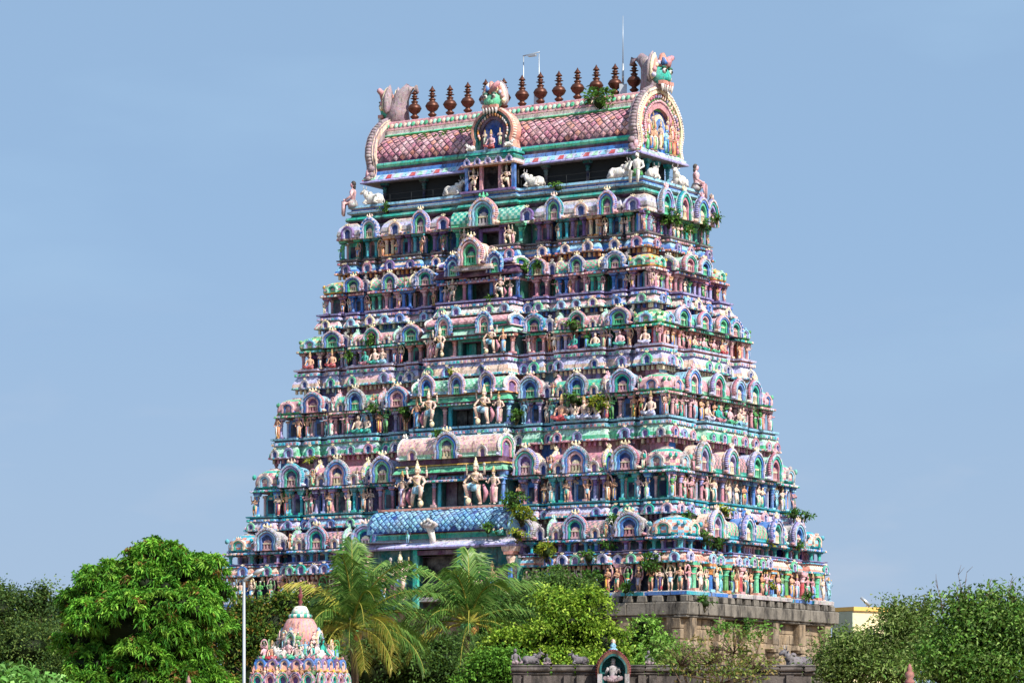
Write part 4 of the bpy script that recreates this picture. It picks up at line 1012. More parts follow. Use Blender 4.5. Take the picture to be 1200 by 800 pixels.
# ---- rods and lamp frame on the ridge: separate things
def local(x, y, z): return Vector((TC[0] + x * cY - y * sY, TC[1] + x * sY + y * cY, z))
m = MB(); m.box(0, 0, 0, .42, .42, .75, P['grey']); m.tube([(0, 0, .7), (0, 0, 1.9)], .06, P['grey'], 6); m.tube([(0, 0, 1.9), (0, 0, 4.55)], [.03, .015], P['grey'], 5)
o = link('lightning_rod', m.mesh('lightning_rod', M_METAL)); o.location = local(6.55, .15, 39.98); tag(o, 'thin lightning rod on a grey block between the last ridge finials', 'lightning rod')
m = MB()
for x in (-.52, .52): m.tube([(x, 0, 0), (x, 0, 3.05)], .03, P['grey'], 5)
m.tube([(-.56, 0, 3.05), (.56, 0, 3.15)], .035, P['grey'], 5); m.box(.1, -.05, 2.95, .5, .2, .1, P['dgrey']); m.box(.52, 0, 0, .45, .4, .95, P['grey'])
o = link('lamp_frame', m.mesh('lamp_frame', M_METAL)); o.location = local(.55, .1, 39.98); o.rotation_euler = (0, 0, YAW); tag(o, 'thin steel lamp frame standing on the ridge beside the dormer crest', 'lamp frame')

# ------------------------------------------------------------------ foliage
def npmesh(name, V, F, C, mat):
    me = bpy.data.meshes.new(name); nv, nf = len(V), len(F); k = F.shape[1]
    me.vertices.add(nv); me.vertices.foreach_set('co', V.astype(np.float32).ravel())
    me.loops.add(nf * k); me.loops.foreach_set('vertex_index', F.astype(np.int32).ravel())
    me.polygons.add(nf); me.polygons.foreach_set('loop_start', np.arange(0, nf * k, k, dtype=np.int32))
    me.polygons.foreach_set('loop_total', np.full(nf, k, dtype=np.int32))
    me.update(calc_edges=True); me.validate()
    a = me.attributes.new('Col', 'FLOAT_COLOR', 'FACE'); a.data.foreach_set('color', np.concatenate([C, np.ones((nf, 1))], 1).astype(np.float32).ravel())
    me.materials.append(mat); return me
def nrmz(a): return a / np.maximum(np.linalg.norm(a, axis=1, keepdims=True), 1e-9)
def leaves(rn, pos, dirs, L, Wd, pal, droop=.2):
    """folded leaf blades: base, two sides, tip -> two triangles each side (4 verts, 2 tris)"""
    n = len(pos); d = nrmz(dirs); l = L * rn.uniform(.7, 1.25, (n, 1)); w = Wd * rn.uniform(.7, 1.2, (n, 1))
    s = nrmz(np.cross(d, rn.normal(size=(n, 3)))); up = np.cross(s, d)
    mid = pos + d * l * .45; tip = pos + d * l; tip[:, 2] -= droop * l[:, 0]
    a = mid + s * w + up * w * .25; b = mid - s * w + up * w * .25
    V = np.stack([pos, a, tip, b], 1).reshape(-1, 3)
    i = np.arange(n) * 4
    F = np.concatenate([np.stack([i, i + 1, i + 2], 1), np.stack([i, i + 2, i + 3], 1)])
    return V, F
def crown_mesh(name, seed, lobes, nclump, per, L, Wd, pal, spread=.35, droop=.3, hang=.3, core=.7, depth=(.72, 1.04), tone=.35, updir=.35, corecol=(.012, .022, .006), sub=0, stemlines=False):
    rn = np.random.default_rng(seed); pal = np.array(pal); big = lobes
    if sub:
        sl_ = []
        for c, r in lobes:
            for _ in range(sub):
                dv = nrmz(rn.normal(size=(1, 3)))[0]; dv[1] = -abs(dv[1]) if rn.random() < .6 else dv[1]; dv[2] = dv[2] if dv[2] > -.6 else -dv[2]
                k_ = rn.uniform(.2, .46); sl_.append((c + dv * r * rn.uniform(.62, 1.02), np.array([r.mean()] * 3) * k_ * np.array([1.15, 1, .8])))
        lobes = sl_ + [(c, r * .86) for c, r in lobes]
    C0 = np.array([l[0] for l in lobes]); Rr = np.array([l[1] for l in lobes])
    wgt = (Rr[:, 0] * Rr[:, 2]); wgt[len(lobes) - (len(big) if sub else 0):] *= .35 if sub else 1; idx = rn.choice(len(lobes), nclump * 2, p=wgt / wgt.sum())
    d = nrmz(rn.normal(size=(len(idx), 3))); d[:, 2] = np.where(d[:, 2] < -.5, -d[:, 2], d[:, 2])
    rad = rn.uniform(*depth, (len(idx), 1)); p = C0[idx] + d * Rr[idx] * rad
    ins = np.zeros(len(p), bool)
    for c, r in (zip(C0[:-len(big)], Rr[:-len(big)]) if sub else zip(C0, Rr)): ins |= (((p - c) / r) ** 2).sum(1) < .5
    p = p[~ins][:nclump]; d = d[~ins][:nclump]
    n = len(p); ltone = rn.uniform(-1, 1, len(lobes)); idk = idx[~ins][:nclump]; ctone = .6 * ltone[idk] + .5 * rn.uniform(-1, 1, n); cpal = rn.choice(len(pal), n)
    q = np.repeat(p, per, 0) + rn.normal(size=(n * per, 3)) * spread * np.array([1, 1, .6])
    dd = np.repeat(d, per, 0) * .5 + rn.normal(size=(n * per, 3)) * .6; dd[:, 2] += updir - hang
    V, F = leaves(rn, q, dd, L, Wd, pal, droop)
    cl = pal[np.where(rn.random(n * per) < .75, np.repeat(cpal, per), rn.choice(len(pal), n * per))]
    cl = cl * (1 + tone * np.repeat(ctone, per)[:, None] + rn.normal(size=(n * per, 1)) * .15)
    cl = np.clip(cl, .004, 1); Cc = np.concatenate([cl, cl])
    # core blobs coloured near black as crown shade, hiding the sky behind
    if stemlines:
        k = len(V); b0 = np.repeat(np.array([[-.02, 0, -.15], [.02, 0, -.15]]), 1, 0)
        V = np.concatenate([V, np.stack([np.tile(b0[0], (n, 1)), np.tile(b0[1], (n, 1)), p], 1).reshape(-1, 3)]); f_ = np.arange(n * 3).reshape(-1, 3) + k
        F = np.concatenate([F, f_]); Cc = np.concatenate([Cc, np.tile(np.array([[.06, .05, .03]]), (n, 1))])
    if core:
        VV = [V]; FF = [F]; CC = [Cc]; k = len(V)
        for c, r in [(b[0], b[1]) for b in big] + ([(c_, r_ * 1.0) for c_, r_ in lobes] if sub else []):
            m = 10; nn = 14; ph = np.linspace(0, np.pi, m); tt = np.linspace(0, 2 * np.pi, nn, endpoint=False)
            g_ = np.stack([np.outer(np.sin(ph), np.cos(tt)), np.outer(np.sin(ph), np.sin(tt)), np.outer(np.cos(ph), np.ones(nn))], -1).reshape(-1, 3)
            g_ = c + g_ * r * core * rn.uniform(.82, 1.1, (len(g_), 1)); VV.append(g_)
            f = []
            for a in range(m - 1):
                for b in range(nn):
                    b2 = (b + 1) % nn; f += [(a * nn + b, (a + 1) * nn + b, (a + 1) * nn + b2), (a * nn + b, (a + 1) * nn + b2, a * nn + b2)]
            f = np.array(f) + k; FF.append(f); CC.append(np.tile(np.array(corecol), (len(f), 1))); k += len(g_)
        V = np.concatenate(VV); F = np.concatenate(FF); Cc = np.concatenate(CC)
    return npmesh(name, V, F, Cc, M_LEAF)
def pxlobes(D, L, flat=.8):
    """lobes given in photo pixels (x, y, rx, ry, extra depth) at distance D"""
    o = []
    for l in L:
        x, y, rx, ry = l[:4]; dz = l[4] if len(l) > 4 else 0
        p = at(x, y, D + dz); k = (D + dz) / FPX
        o.append((np.array(p), np.array([rx * k, rx * k * flat, ry * k])))
    return o
def sprigs(seed, x0, x1, y0, y1, n):
    q = random.Random(seed); return [(q.uniform(x0, x1), q.uniform(y0, y1), q.uniform(5, 9), q.uniform(10, 20)) for _ in range(n)]
def tree(name, label, cat, D, lobes, seed, nclump, per, L, Wd, pal, trunk=.25, group=None, stems=6, **kw):
    lb = pxlobes(D, lobes); base_p = Vector((float(np.mean([l[0][0] for l in lb])), D + .2, 0))
    root = bpy.data.objects.new(name, None); col.objects.link(root); root.location = base_p
    tag(root, label, cat, group)
    lb = [(c - np.array(base_p), r) for c, r in lb]
    kw.setdefault('sub', 9)
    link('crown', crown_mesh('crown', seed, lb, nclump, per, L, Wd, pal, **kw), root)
    rn = random.Random(seed); m = MB(); zt = min(l[0][2] for l in lb)
    fork = Vector((0, 0, max(1.0, zt * .55)))
    m.tube([(0, 0, -.05), (.05, .03, fork.z * .5), tuple(fork)], [trunk * 1.3, trunk, trunk * .85], P['brown'], 8)
    for c, r in lb:
        c = Vector(c); mid = (fork + c) / 2 + Vector((rn.uniform(-.3, .3), rn.uniform(-.3, .3), .2))
        m.tube([tuple(fork), tuple(mid), tuple(c), tuple(c + Vector((rn.uniform(-.3, .3), 0, r[2] * .7)))], [trunk * .6, trunk * .42, trunk * .26, .02], P['brown'], 6)
        for k in range(stems):
            a = Vector((rn.uniform(-1, 1), rn.uniform(-1, .3), rn.uniform(-.2, 1))).normalized()
            m.tube([tuple(c), tuple(c + Vector((a.x * r[0], a.y * r[1], a.z * r[2])) * .95)], [trunk * .2, .012], P['brown'], 5)
    link('trunk', m.mesh('trunk', M_BARK), root)
    return root
G = lambda *a: [H(x) for x in a]
MANGO = G('5c9631', '48862a', '78b03c', '3a7024', '69a236', '8cba48', '528c2e')
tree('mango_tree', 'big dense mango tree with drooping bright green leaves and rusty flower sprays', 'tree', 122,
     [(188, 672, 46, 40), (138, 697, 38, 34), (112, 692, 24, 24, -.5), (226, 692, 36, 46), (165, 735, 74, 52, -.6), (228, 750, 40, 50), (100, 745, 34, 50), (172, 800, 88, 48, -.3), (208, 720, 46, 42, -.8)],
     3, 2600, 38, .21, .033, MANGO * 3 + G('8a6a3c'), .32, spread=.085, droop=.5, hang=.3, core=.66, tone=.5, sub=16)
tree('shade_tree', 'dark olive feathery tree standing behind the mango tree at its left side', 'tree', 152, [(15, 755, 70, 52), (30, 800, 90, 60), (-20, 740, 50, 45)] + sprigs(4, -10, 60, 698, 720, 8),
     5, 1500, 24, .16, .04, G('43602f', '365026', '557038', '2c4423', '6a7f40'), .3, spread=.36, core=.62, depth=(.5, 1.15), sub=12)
tree('shade_tree', 'dull grey green tree crown showing between mango tree and feathery tree', 'tree', 165, [(85, 745, 38, 38), (105, 760, 60, 60), (60, 775, 40, 50)],
     6, 1000, 24, .18, .045, G('3a5538', '2f4a33', '496443', '2a4130'), .3, spread=.3, core=.74)
tree('banana_clump', 'low clump of broad pale green leaves below the feathery tree', 'plant', 100, [(10, 806, 40, 16), (55, 812, 35, 14), (-15, 800, 20, 14)],
     7, 140, 12, .34, .06, G('6da04e', '8bb76a', '5c9142'), .08, spread=.22, core=.6)
tree('guava_tree', 'olive tree with orange new leaves behind the small shrine dome', 'tree', 136, [(315, 735, 45, 36), (285, 755, 30, 40), (345, 770, 45, 50), (300, 800, 60, 50), (385, 720, 28, 24), (375, 765, 30, 40)],
     8, 1500, 22, .17, .045, G('4a6a2a', '3c5a24', '5d7a30', '8a7034', '334f20', '6f8036'), .25, spread=.22, core=.74)
tree('bush', 'bright yellow green leafy tree in front of the statue row', 'tree', 128, [(665, 735, 42, 38), (690, 720, 30, 30), (640, 760, 36, 30), (705, 755, 26, 32), (610, 775, 40, 30, .5), (660, 785, 60, 26)],
     9, 1500, 22, .16, .042, G('7a9a2c', '8fad3a', '648a2a', 'a0b84a', '557824'), .2, spread=.22, core=.7)
tree('bush', 'grey green feathery shrub behind the right hand palm fronds', 'tree', 142, [(640, 705, 36, 26), (610, 715, 30, 28), (585, 745, 40, 40), (670, 700, 26, 20)],
     10, 800, 22, .16, .03, G('4d6f35', '5a7c3a', '3f5e2e', '6a8745'), .18, spread=.28, core=.66)
tree('bush', 'small light green bush growing below the corner of the granite base', 'tree', 135, [(755, 745, 22, 22), (735, 770, 26, 30), (775, 775, 22, 24), (750, 795, 40, 20)],
     11, 420, 20, .16, .045, G('6a9a3a', '7dab48', '557f30', '8fb455'), .12, spread=.22, core=.6)
tree('twiggy_shrub', 'sparse twiggy shrub with brownish leaves in front of the lit granite wall', 'tree', 108, [(830, 778, 34, 30), (860, 765, 22, 26), (798, 780, 28, 30), (885, 785, 26, 22), (845, 800, 60, 20)],
     12, 150, 11, .15, .035, G('6b7a3c', '7f8a48', '567034', '8a7a4a'), .1, stems=16, spread=.2, core=0, depth=(.3, 1.05))
tree('twiggy_shrub', 'thin leafy sapling leaning before the sunlit granite pilasters', 'tree', 112, [(850, 740, 16, 12), (893, 745, 14, 14), (780, 765, 22, 22)],
     13, 60, 14, .16, .04, G('5f8a3a', '76994a', '4c7530'), .05, stems=8, spread=.18, core=0, depth=(.3, 1.05))
tree('thorn_tree', 'dusty olive thin leaved tree in front of the cream building', 'tree', 118, [(1005, 775, 36, 28), (1066, 750, 32, 28), (985, 792, 36, 24), (1045, 785, 60, 30), (1085, 764, 28, 32)] + sprigs(1, 1045, 1100, 716, 738, 8) + sprigs(2, 975, 1030, 752, 768, 6),
     14, 1000, 22, .17, .032, G('64803c', '728c46', '546f34', '84965a', '7d8a54'), .14, spread=.34, core=.5, depth=(.4, 1.25), tone=.5, sub=8, corecol=(.03, .05, .015), stems=7)
tree('creeper_tree', 'dense dark green creeper covered tree with bare twigs on top', 'tree', 112, [(1130, 752, 36, 38), (1178, 757, 34, 40), (1110, 785, 46, 36), (1165, 798, 60, 34), (1210, 765, 34, 52), (1150, 738, 20, 24)] + sprigs(3, 1100, 1200, 704, 735, 14),
     15, 1050, 20, .18, .04, G('5a8434', '4a742c', '6f9444', '3c6324', '7f9c54', '566f3c'), .2, spread=.36, core=.45, depth=(.4, 1.3), tone=.5, sub=8, stems=7)
tree('bush', 'dark green shrub mass filling the ground behind the palm trunks', 'tree', 140, [(440, 785, 45, 40), (500, 780, 50, 40), (560, 785, 50, 45), (470, 755, 30, 26), (520, 800, 60, 40)],
     16, 1300, 20, .17, .045, G('3c5a28', '2f4a22', '4d6b30', '58763a', '27401d'), .15, spread=.25, core=.72)
tree('bush', 'grass green bush under the coconuts next to the stone wall end', 'tree', 122, [(590, 785, 26, 26), (565, 800, 30, 24), (610, 800, 24, 18)],
     17, 420, 20, .15, .045, G('5a8a30', '6b9a3a', '487526'), .1, spread=.22, core=.66)
# bare twigs above the creeper tree
rt = bpy.data.objects['creeper_tree']; m = MB(); rr = random.Random(3)
for i in range(16):
    x = rr.uniform(1105, 1195); p = at(x, rr.uniform(712, 735), 112) - rt.location; tipp = at(x + rr.uniform(-14, 10), rr.uniform(668, 705), 112) - rt.location
    mid = (p + tipp) / 2 + Vector((rr.uniform(-.15, .15), 0, 0))
    m.tube([tuple(p), tuple(mid), tuple(tipp)], [.025, .016, .006], P['brown'], 5)
    for k in range(3):
        q = mid.lerp(tipp, rr.random()); m.tube([tuple(q), tuple(q + Vector((rr.uniform(-.25, .25), 0, rr.uniform(.1, .35))))], [.009, .004], P['brown'], 4)
link('bare_twigs', m.mesh('bare_twigs', M_BARK), rt)

# ---- coconut palms
def frond_mesh(seed, L, el, bend, pal, ndl=54, leaf=1.0, stiff=.1):
    """frond growing along +x from the origin, el = starting elevation, bend = total droop angle"""
    rn = np.random.default_rng(seed); n = 26; t = np.linspace(0, 1, n); ang = el - bend * t ** 1.5
    dx = np.cos(ang) * L / (n - 1); dz = np.sin(ang) * L / (n - 1)
    px_ = np.concatenate([[0], np.cumsum(dx)[:-1]]); pz_ = np.concatenate([[0], np.cumsum(dz)[:-1]])
    V = []; F = []; C = []
    rad = .055 * (1 - t) + .008; rc = np.array(H('a8a24a'))
    for i in range(n):
        nx_, nz_ = -math.sin(ang[i]), math.cos(ang[i])
        V += [(px_[i], rad[i], pz_[i]), (px_[i] + nx_ * rad[i], 0, pz_[i] + nz_ * rad[i]), (px_[i], -rad[i], pz_[i]), (px_[i] - nx_ * rad[i], 0, pz_[i] - nz_ * rad[i])]
    for i in range(n - 1):
        for k in range(4):
            a, b, c, d = i * 4 + k, i * 4 + (k + 1) % 4, (i + 1) * 4 + (k + 1) % 4, (i + 1) * 4 + k
            F += [(a, b, c), (a, c, d)]; C += [rc, rc]
    pal = np.array(pal)
    for s in (-1, 1):
        for i in range(ndl):
            tt = .14 + .86 * (i + rn.uniform(-.2, .2)) / ndl; tt = min(tt, .999)
            x = np.interp(tt, t, px_); z = np.interp(tt, t, pz_); a = np.interp(tt, t, ang)
            ll = leaf * (.35 + .95 * math.sin(math.pi * min(1, .12 + tt * .88)) ** .8) * rn.uniform(.85, 1.1)
            fw = np.array([math.cos(a), 0, math.sin(a)]); up = np.array([-math.sin(a), 0, math.cos(a)])
            d = fw * (.75 + .4 * tt) + np.array([0, s, 0]) * .72 + up * (.2 + rn.uniform(-.25, .2)); d /= np.linalg.norm(d)
            p0 = np.array([x, 0, z]); p1 = p0 + d * ll * .5; d2 = d + np.array([0, 0, -1]) * (1.1 - stiff + rn.uniform(-.2, .3)); d2 /= np.linalg.norm(d2)
            p2 = p1 + d2 * ll * .5; w = fw * .016 + np.array([0, 0, .007])
            k = len(V); V += [p0 - w, p0 + w, p1 - w * 1.3, p1 + w * 1.3, p2]
            F += [(k, k + 1, k + 3), (k, k + 3, k + 2), (k + 2, k + 3, k + 4)]
            c = pal[rn.integers(len(pal))] * rn.uniform(.8, 1.2); C += [c, c, c * 1.05]
    return npmesh('frond', np.array(V, float), np.array(F), np.array(C), M_PALM)
PALG = G('527a36', '436a2e', '6a8f46', '365626', '76924a')
PALY = G('a39a45', '8f9440', 'b0a050', '7d8a3a')
def palm(label, px, py, D, fr, seed):
    c = at(px, py, D); root = bpy.data.objects.new('coconut_palm', None); col.objects.link(root); root.location = (c.x, c.y, 0)
    tag(root, label, 'palm tree', 'coconut palms before the tower')
    m = MB(); h = c.z; pts = [(math.sin(i * .5 + seed) * .12, 0, h * i / 14) for i in range(15)]; pts[-1] = (0, 0, h)
    m.tube(pts, [.19 - .006 * i + (.02 if i % 2 else 0) for i in range(15)], P['dgrey'], 9); link('trunk', m.mesh('trunk', M_BARK), root)
    m = MB(); q = random.Random(seed)
    for i in range(7):
        a = i * .9; m.ell((math.cos(a) * .26, math.sin(a) * .26 - .05, h - .28 + q.uniform(-.1, .1)), (.13, .13, .16), P['orange' if i % 3 == 0 else 'leaf'], 7, 5)
    link('coconut_bunch', m.mesh('coconut_bunch', M_BARK if False else M_ST), root)
    for i, (az, el, bend, L, y) in enumerate(fr):
        me = frond_mesh(seed * 50 + i, L, R(el), R(bend), PALY if y else PALG)
        o = link('frond', me, root, (0, 0, h - .05), R(az))
    return root
q = random.Random(2)
fr1 = [(175, 60, 70, 3.1, 1), (95, 88, 25, 3.5, 0), (80, 82, 25, 3.3, 0), (60, 70, 55, 3.6, 0), (20, 62, 70, 3.9, 0), (-10, 48, 80, 4.0, 0), (5, 30, 80, 3.8, 0), (-25, 10, 70, 3.4, 0), (-50, -5, 75, 3.2, 1), (-90, 20, 100, 3.2, 0), (-120, 35, 100, 3.3, 0), (-150, 20, 90, 3.0, 0), (150, 30, 90, 3.2, 0), (-70, 60, 110, 3.4, 0), (-100, 78, 60, 3.4, 0), (120, 50, 80, 3.4, 0), (40, 40, 80, 3.6, 0), (-170, 0, 70, 2.6, 1), (-30, 68, 60, 3.6, 0), (-75, -15, 60, 2.8, 1), (-60, 20, 95, 4.0, 1), (-35, 5, 85, 4.2, 0), (-110, 5, 90, 3.6, 1), (-80, 40, 110, 4.0, 0)]
palm('coconut palm with upright fan of fronds right beside the small shrine dome', 413, 734, 128, fr1, 3)
fr2 = [(170, 66, 75, 3.8, 0), (185, 50, 95, 3.4, 0), (95, 86, 30, 3.0, 0), (75, 80, 35, 3.0, 0), (15, 52, 75, 3.7, 0), (-8, 28, 75, 3.2, 0), (10, 10, 70, 3.2, 0), (-20, -10, 60, 2.6, 1), (-40, 8, 90, 3.0, 0), (-90, 30, 110, 3.0, 0), (-130, 30, 100, 3.1, 0), (-160, 25, 95, 3.3, 0), (165, 10, 80, 3.2, 0), (-175, -8, 60, 2.8, 1), (130, 55, 80, 3.4, 0), (50, 60, 75, 3.4, 0), (-60, 62, 100, 3.2, 0), (-110, 70, 80, 3.2, 0), (-100, -20, 60, 2.6, 0), (35, 72, 60, 3.2, 0)]
palm('coconut palm with arching fronds and brown coconuts before the porch doorway', 550, 728, 130, fr2, 5)
# ---- weeds rooted on the tower
def tuft_mesh(seed, r, pal, n=26):
    return crown_mesh('weed_leaves', seed, [(np.array([0, 0, r * .6]), np.array([r, r * .7, r * .75]))], n, 12, .17, .045, pal, spread=.09, core=.5, depth=(0, 1.0), corecol=(.02, .04, .01), stemlines=True)
WP = [G('4f7f34', '3d6a2a', '659244', '2f5522'), G('8a9a2e', 'a3a93a', '6f8a2c')]
TUFT = [[tuft_mesh(40 + i, r, WP[0], n) for i, (r, n) in enumerate(((.3, 14), (.45, 26), (.65, 46)))], [tuft_mesh(50 + i, r, WP[1], n) for i, (r, n) in enumerate(((.3, 14), (.45, 26), (.65, 46)))]]
def wall_pt(px, py, plane):
    """point where the pixel ray meets the plane of the front (y=-plane) or end wall (x=plane, given as ('E', plane))"""
    k = (px - 600) / FPX
    if isinstance(plane, tuple):
        x = plane[1]; y = (TC[0] + x * cY - k * (TC[1] + x * sY)) / (k * cY + sY)
    else:
        y = -plane; x = (k * (TC[1] + y * cY) - TC[0] + y * sY) / (cY - k * sY)
    w = local(x, y, 0); return Vector((w.x, w.y, CAM_Z + (HOR - py) / FPX * w.y))
def weed(px, py, plane, size, kind, label, sc_=1.):
    o = link('weed', TUFT[kind][size]); p = wall_pt(px, py, plane); o.location = (p.x, p.y, p.z - .12 * (size + 1)); o.rotation_euler = (0, 0, px * .7); o.scale = (sc_,) * 3
    tag(o, label, 'weed', 'weeds rooted in the tower'); return o
for a in ((706, 128, 1.0, 2, 0, 'leafy weed bush on the roof ridge among the finials', 1.7), (547, 156, 1.6, 0, 0, 'weed tuft on the pink scaled roof beside the dormer'),
          (519, 161, 1.6, 0, 0, 'weed tuft on the upper edge of the pink scaled roof'), (499, 164, 1.5, 0, 0, 'weed tuft above the bald patch of the pink scaled roof'),
          (453, 246, 3.1, 1, 0, 'round green weed on the ledge beside a seated pink statue'), (654, 222, 3.1, 1, 0, 'round green weed on the top ledge below the dark gallery')):
    weed(*a)
for px, py, pl, sz_, k, st in (
        (617, 318, 4.3, 1, 0, 'bushy weed hanging beside the centre bay roof of the second storey'), (575, 352, 4.7, 0, 0, 'small weed at the feet of a second storey door guardian'), (633, 312, 4.2, 0, 0, 'small weed above the arch next to the second storey centre bay'),
        (435, 402, 5.1, 1, 0, 'bushy weed draped over a shaded barrel pavilion of the third storey'), (410, 420, 5.0, 0, 0, 'small weed among statues near the shaded corner of the third storey'), (672, 385, 5.2, 1, 0, 'dark weed arching over a seated figure on the third storey'),
        (528, 440, 6.4, 0, 1, 'small yellow green weed on the band over the fourth storey centre roof'), (672, 470, 6.1, 1, 0, 'dark bushy weed arching over seated figures on the fourth storey'), (702, 476, 6.1, 2, 1, 'large yellow green bush among the fourth storey statues'),
        (437, 482, 6.1, 1, 0, 'bushy weed over the dancing figures between fourth storey corner and centre bay'), (476, 487, 6.2, 1, 0, 'bushy weed next to the blue dressed attendant of the fourth storey door'), (605, 490, 6.1, 1, 0, 'bushy weed in the recess beside the fourth storey centre bay'), (512, 510, 7.6, 0, 0, 'small weed at the fourth storey doorstep above the pink barrel roof'),
        (365, 542, 6.6, 0, 1, 'small yellow green weed below the fourth storey band near its shaded corner'), (602, 590, 8.3, 2, 0, 'large dark green creeper beside the fifth storey attendant statue'), (611, 606, 8.3, 2, 1, 'yellow green creeper hanging at the end of the blue porch roof'),
        (606, 628, 8.8, 1, 1, 'yellow green creeper tip hanging at the porch eave end'), (572, 622, 8.9, 1, 0, 'bushy weed growing on the blue scaled porch roof'), (720, 610, 7.8, 0, 0, 'small weed on the fifth storey band above an arch'),
        (640, 648, 8.3, 2, 1, 'large yellow green bush under the lowest barrel pavilion'), (690, 655, 8.3, 1, 0, 'bushy weed hanging from the lowest small arches'), (692, 682, 8.4, 2, 0, 'large dark bush between the standing figures of the lowest row'), (764, 662, 8.3, 2, 0, 'large dark bush beside the blue shirted statue of the lowest row'),
        (733, 692, 8.5, 1, 0, 'bushy weed at the feet of the lowest statue row above the granite'), (655, 672, 8.4, 1, 0, 'bushy weed in front of the lowest statue row near the porch'), (710, 640, 8.1, 0, 0, 'small weed on the purple ledge of the lowest storey')):
    weed(px, py, pl, sz_, k, st, 1.1)
for px, py, pl, sz_, k, st in (
        (784, 258, 10.4, 2, 0, 'large dark bush on the sunlit end wall of the top storey'), (824, 265, 10.5, 1, 0, 'bushy weed by the golden statue on the sunlit top storey'), (806, 272, 10.5, 0, 0, 'small weed between two bushes on the sunlit top storey'), (840, 258, 10.9, 0, 0, 'small weed sticking out into the sky from the top storey'),
        (848, 600, 14.4, 1, 1, 'bushy yellow green weed on the sunlit fifth storey ledge'), (805, 606, 14.3, 0, 0, 'small weed on the fifth storey band next to the corner dome'), (930, 605, 14.6, 1, 0, 'bushy weed near the far corner of the sunlit fifth storey'), (945, 606, 14.8, 0, 0, 'small weed leaning out beyond the far fifth storey corner'),
        (825, 632, 15.1, 1, 0, 'bushy dark weed before the first sunlit arch of the lowest storey'), (840, 640, 15.1, 1, 0, 'bushy dark weed hanging under the sunlit arches of the lowest storey'), (898, 640, 15.1, 0, 1, 'small yellow green weed under the middle sunlit arches of the lowest storey'), (935, 640, 15.2, 0, 0, 'small dark weed by the last sunlit arch of the lowest storey'),
        (826, 708, 15.75, 1, 0, 'bushy weed hanging over the sunlit granite cornice near its corner'), (948, 700, 15.7, 0, 0, 'small weed on the bracket stones near the far granite corner'), (905, 690, 15.5, 0, 1, 'small yellow green weed among the sunlit standing statues'), (875, 735, 15.8, 1, 0, 'bushy weed rooted under the granite cornice')):
    weed(px, py, ('E', pl), sz_, k, st, 1.1)

# ------------------------------------------------------------------ small painted shrine tower in front of the trees
D = 100; k = D / FPX; c = at(352, 800, D)
vim = bpy.data.objects.new('shrine_tower', None); col.objects.link(vim); vim.location = (c.x, c.y, 0); vim.rotation_euler = (0, 0, R(-24)); vim.scale = (.8, .8, 1)
tag(vim, 'small shrine tower with pink ribbed dome ringed by painted statues', 'shrine')
z = lambda py: CAM_Z + (HOR - py) * k
m = MB(); o1 = outline(1.15, 1.15, [(-1.15, 1.15, 0)], [(-1.15, 1.15, 0)])
m.box(0, 0, 0, 2.6, 2.6, z(806), P['pale'])
sweep(m, o1, [(.15, z(812)), (.2, z(806)), (.1, z(800)), (0, z(796)), (-.1, z(795)), (-.1, z(790)), (.12, z(788)), (.16, z(786)), (.08, z(780)), (0, z(777)), (-.02, z(775.5)), (.0, z(774)), (-.4, z(773))],
      ['salmon', 'white', 'mint', 'pink', 'rose', 'plum', 'yellow', 'salmon', 'pink', 'blue', 'purple', 'grey'])
vb = link('tower_body', m.mesh('tower_body', M_ST), vim)
m = MB(); m.lathe([(.7, z(773)), (.68, z(764)), (.78, z(762)), (.8, z(759)), (.6, z(756))], 8, [P['rose'], P['pink'], P['white'], P['pale']], smooth=False); link('neck', m.mesh('neck', M_ST), vim)
m = MB(); dz0, dz1 = z(757), z(720); dh = dz1 - dz0
def cf(j, kk): return P['salmon'] if kk % 2 else P['rose']
pr = [(.6, 0), (.67, .08), (.7, .25), (.68, .48), (.6, .68), (.5, .84), (.44, .88)]
vs = [(rr_ , zz) for rr_, zz in pr]
m.lathe([(a, dz0 + b * dh) for a, b in pr], 56, cf)
m.lathe([(.42, z(724)), (.45, z(721)), (.4, z(719.5))], 20, lambda j, kk: P['teal'] if kk % 2 else P['white'])
m.lathe([(.36, z(719.5)), (.3, z(715)), (.22, z(710.5)), (.1, z(709.5))], 20, lambda j, kk: P['ivory'] if kk % 2 or j else P['mint'])
link('dome', m.mesh('dome', M_ST), vim)
m = MB(); m.lathe([(.08, z(710)), (.05, z(708)), (.1, z(705)), (.04, z(702)), (.09, z(699)), (.09, z(697)), (.04, z(694)), (.06, z(692)), (.015, z(686))], 10, P['maroon']); link('dome_finial', m.mesh('dome_finial', M_ST), vim)
for q in range(8):
    a = R(45 * q + 22); link('statue', FIG[(q * 5 + 2) % 44], vim, (math.sin(a) * .8, -math.cos(a) * .8, z(764)), a, (.4, .4, .34))
da = arch_mb(.42, .5, ['white', 'mint', 'green'], .2, beads='cream', shrine=None, crown='sky', n=12).mesh('dome_arch', M_ST)
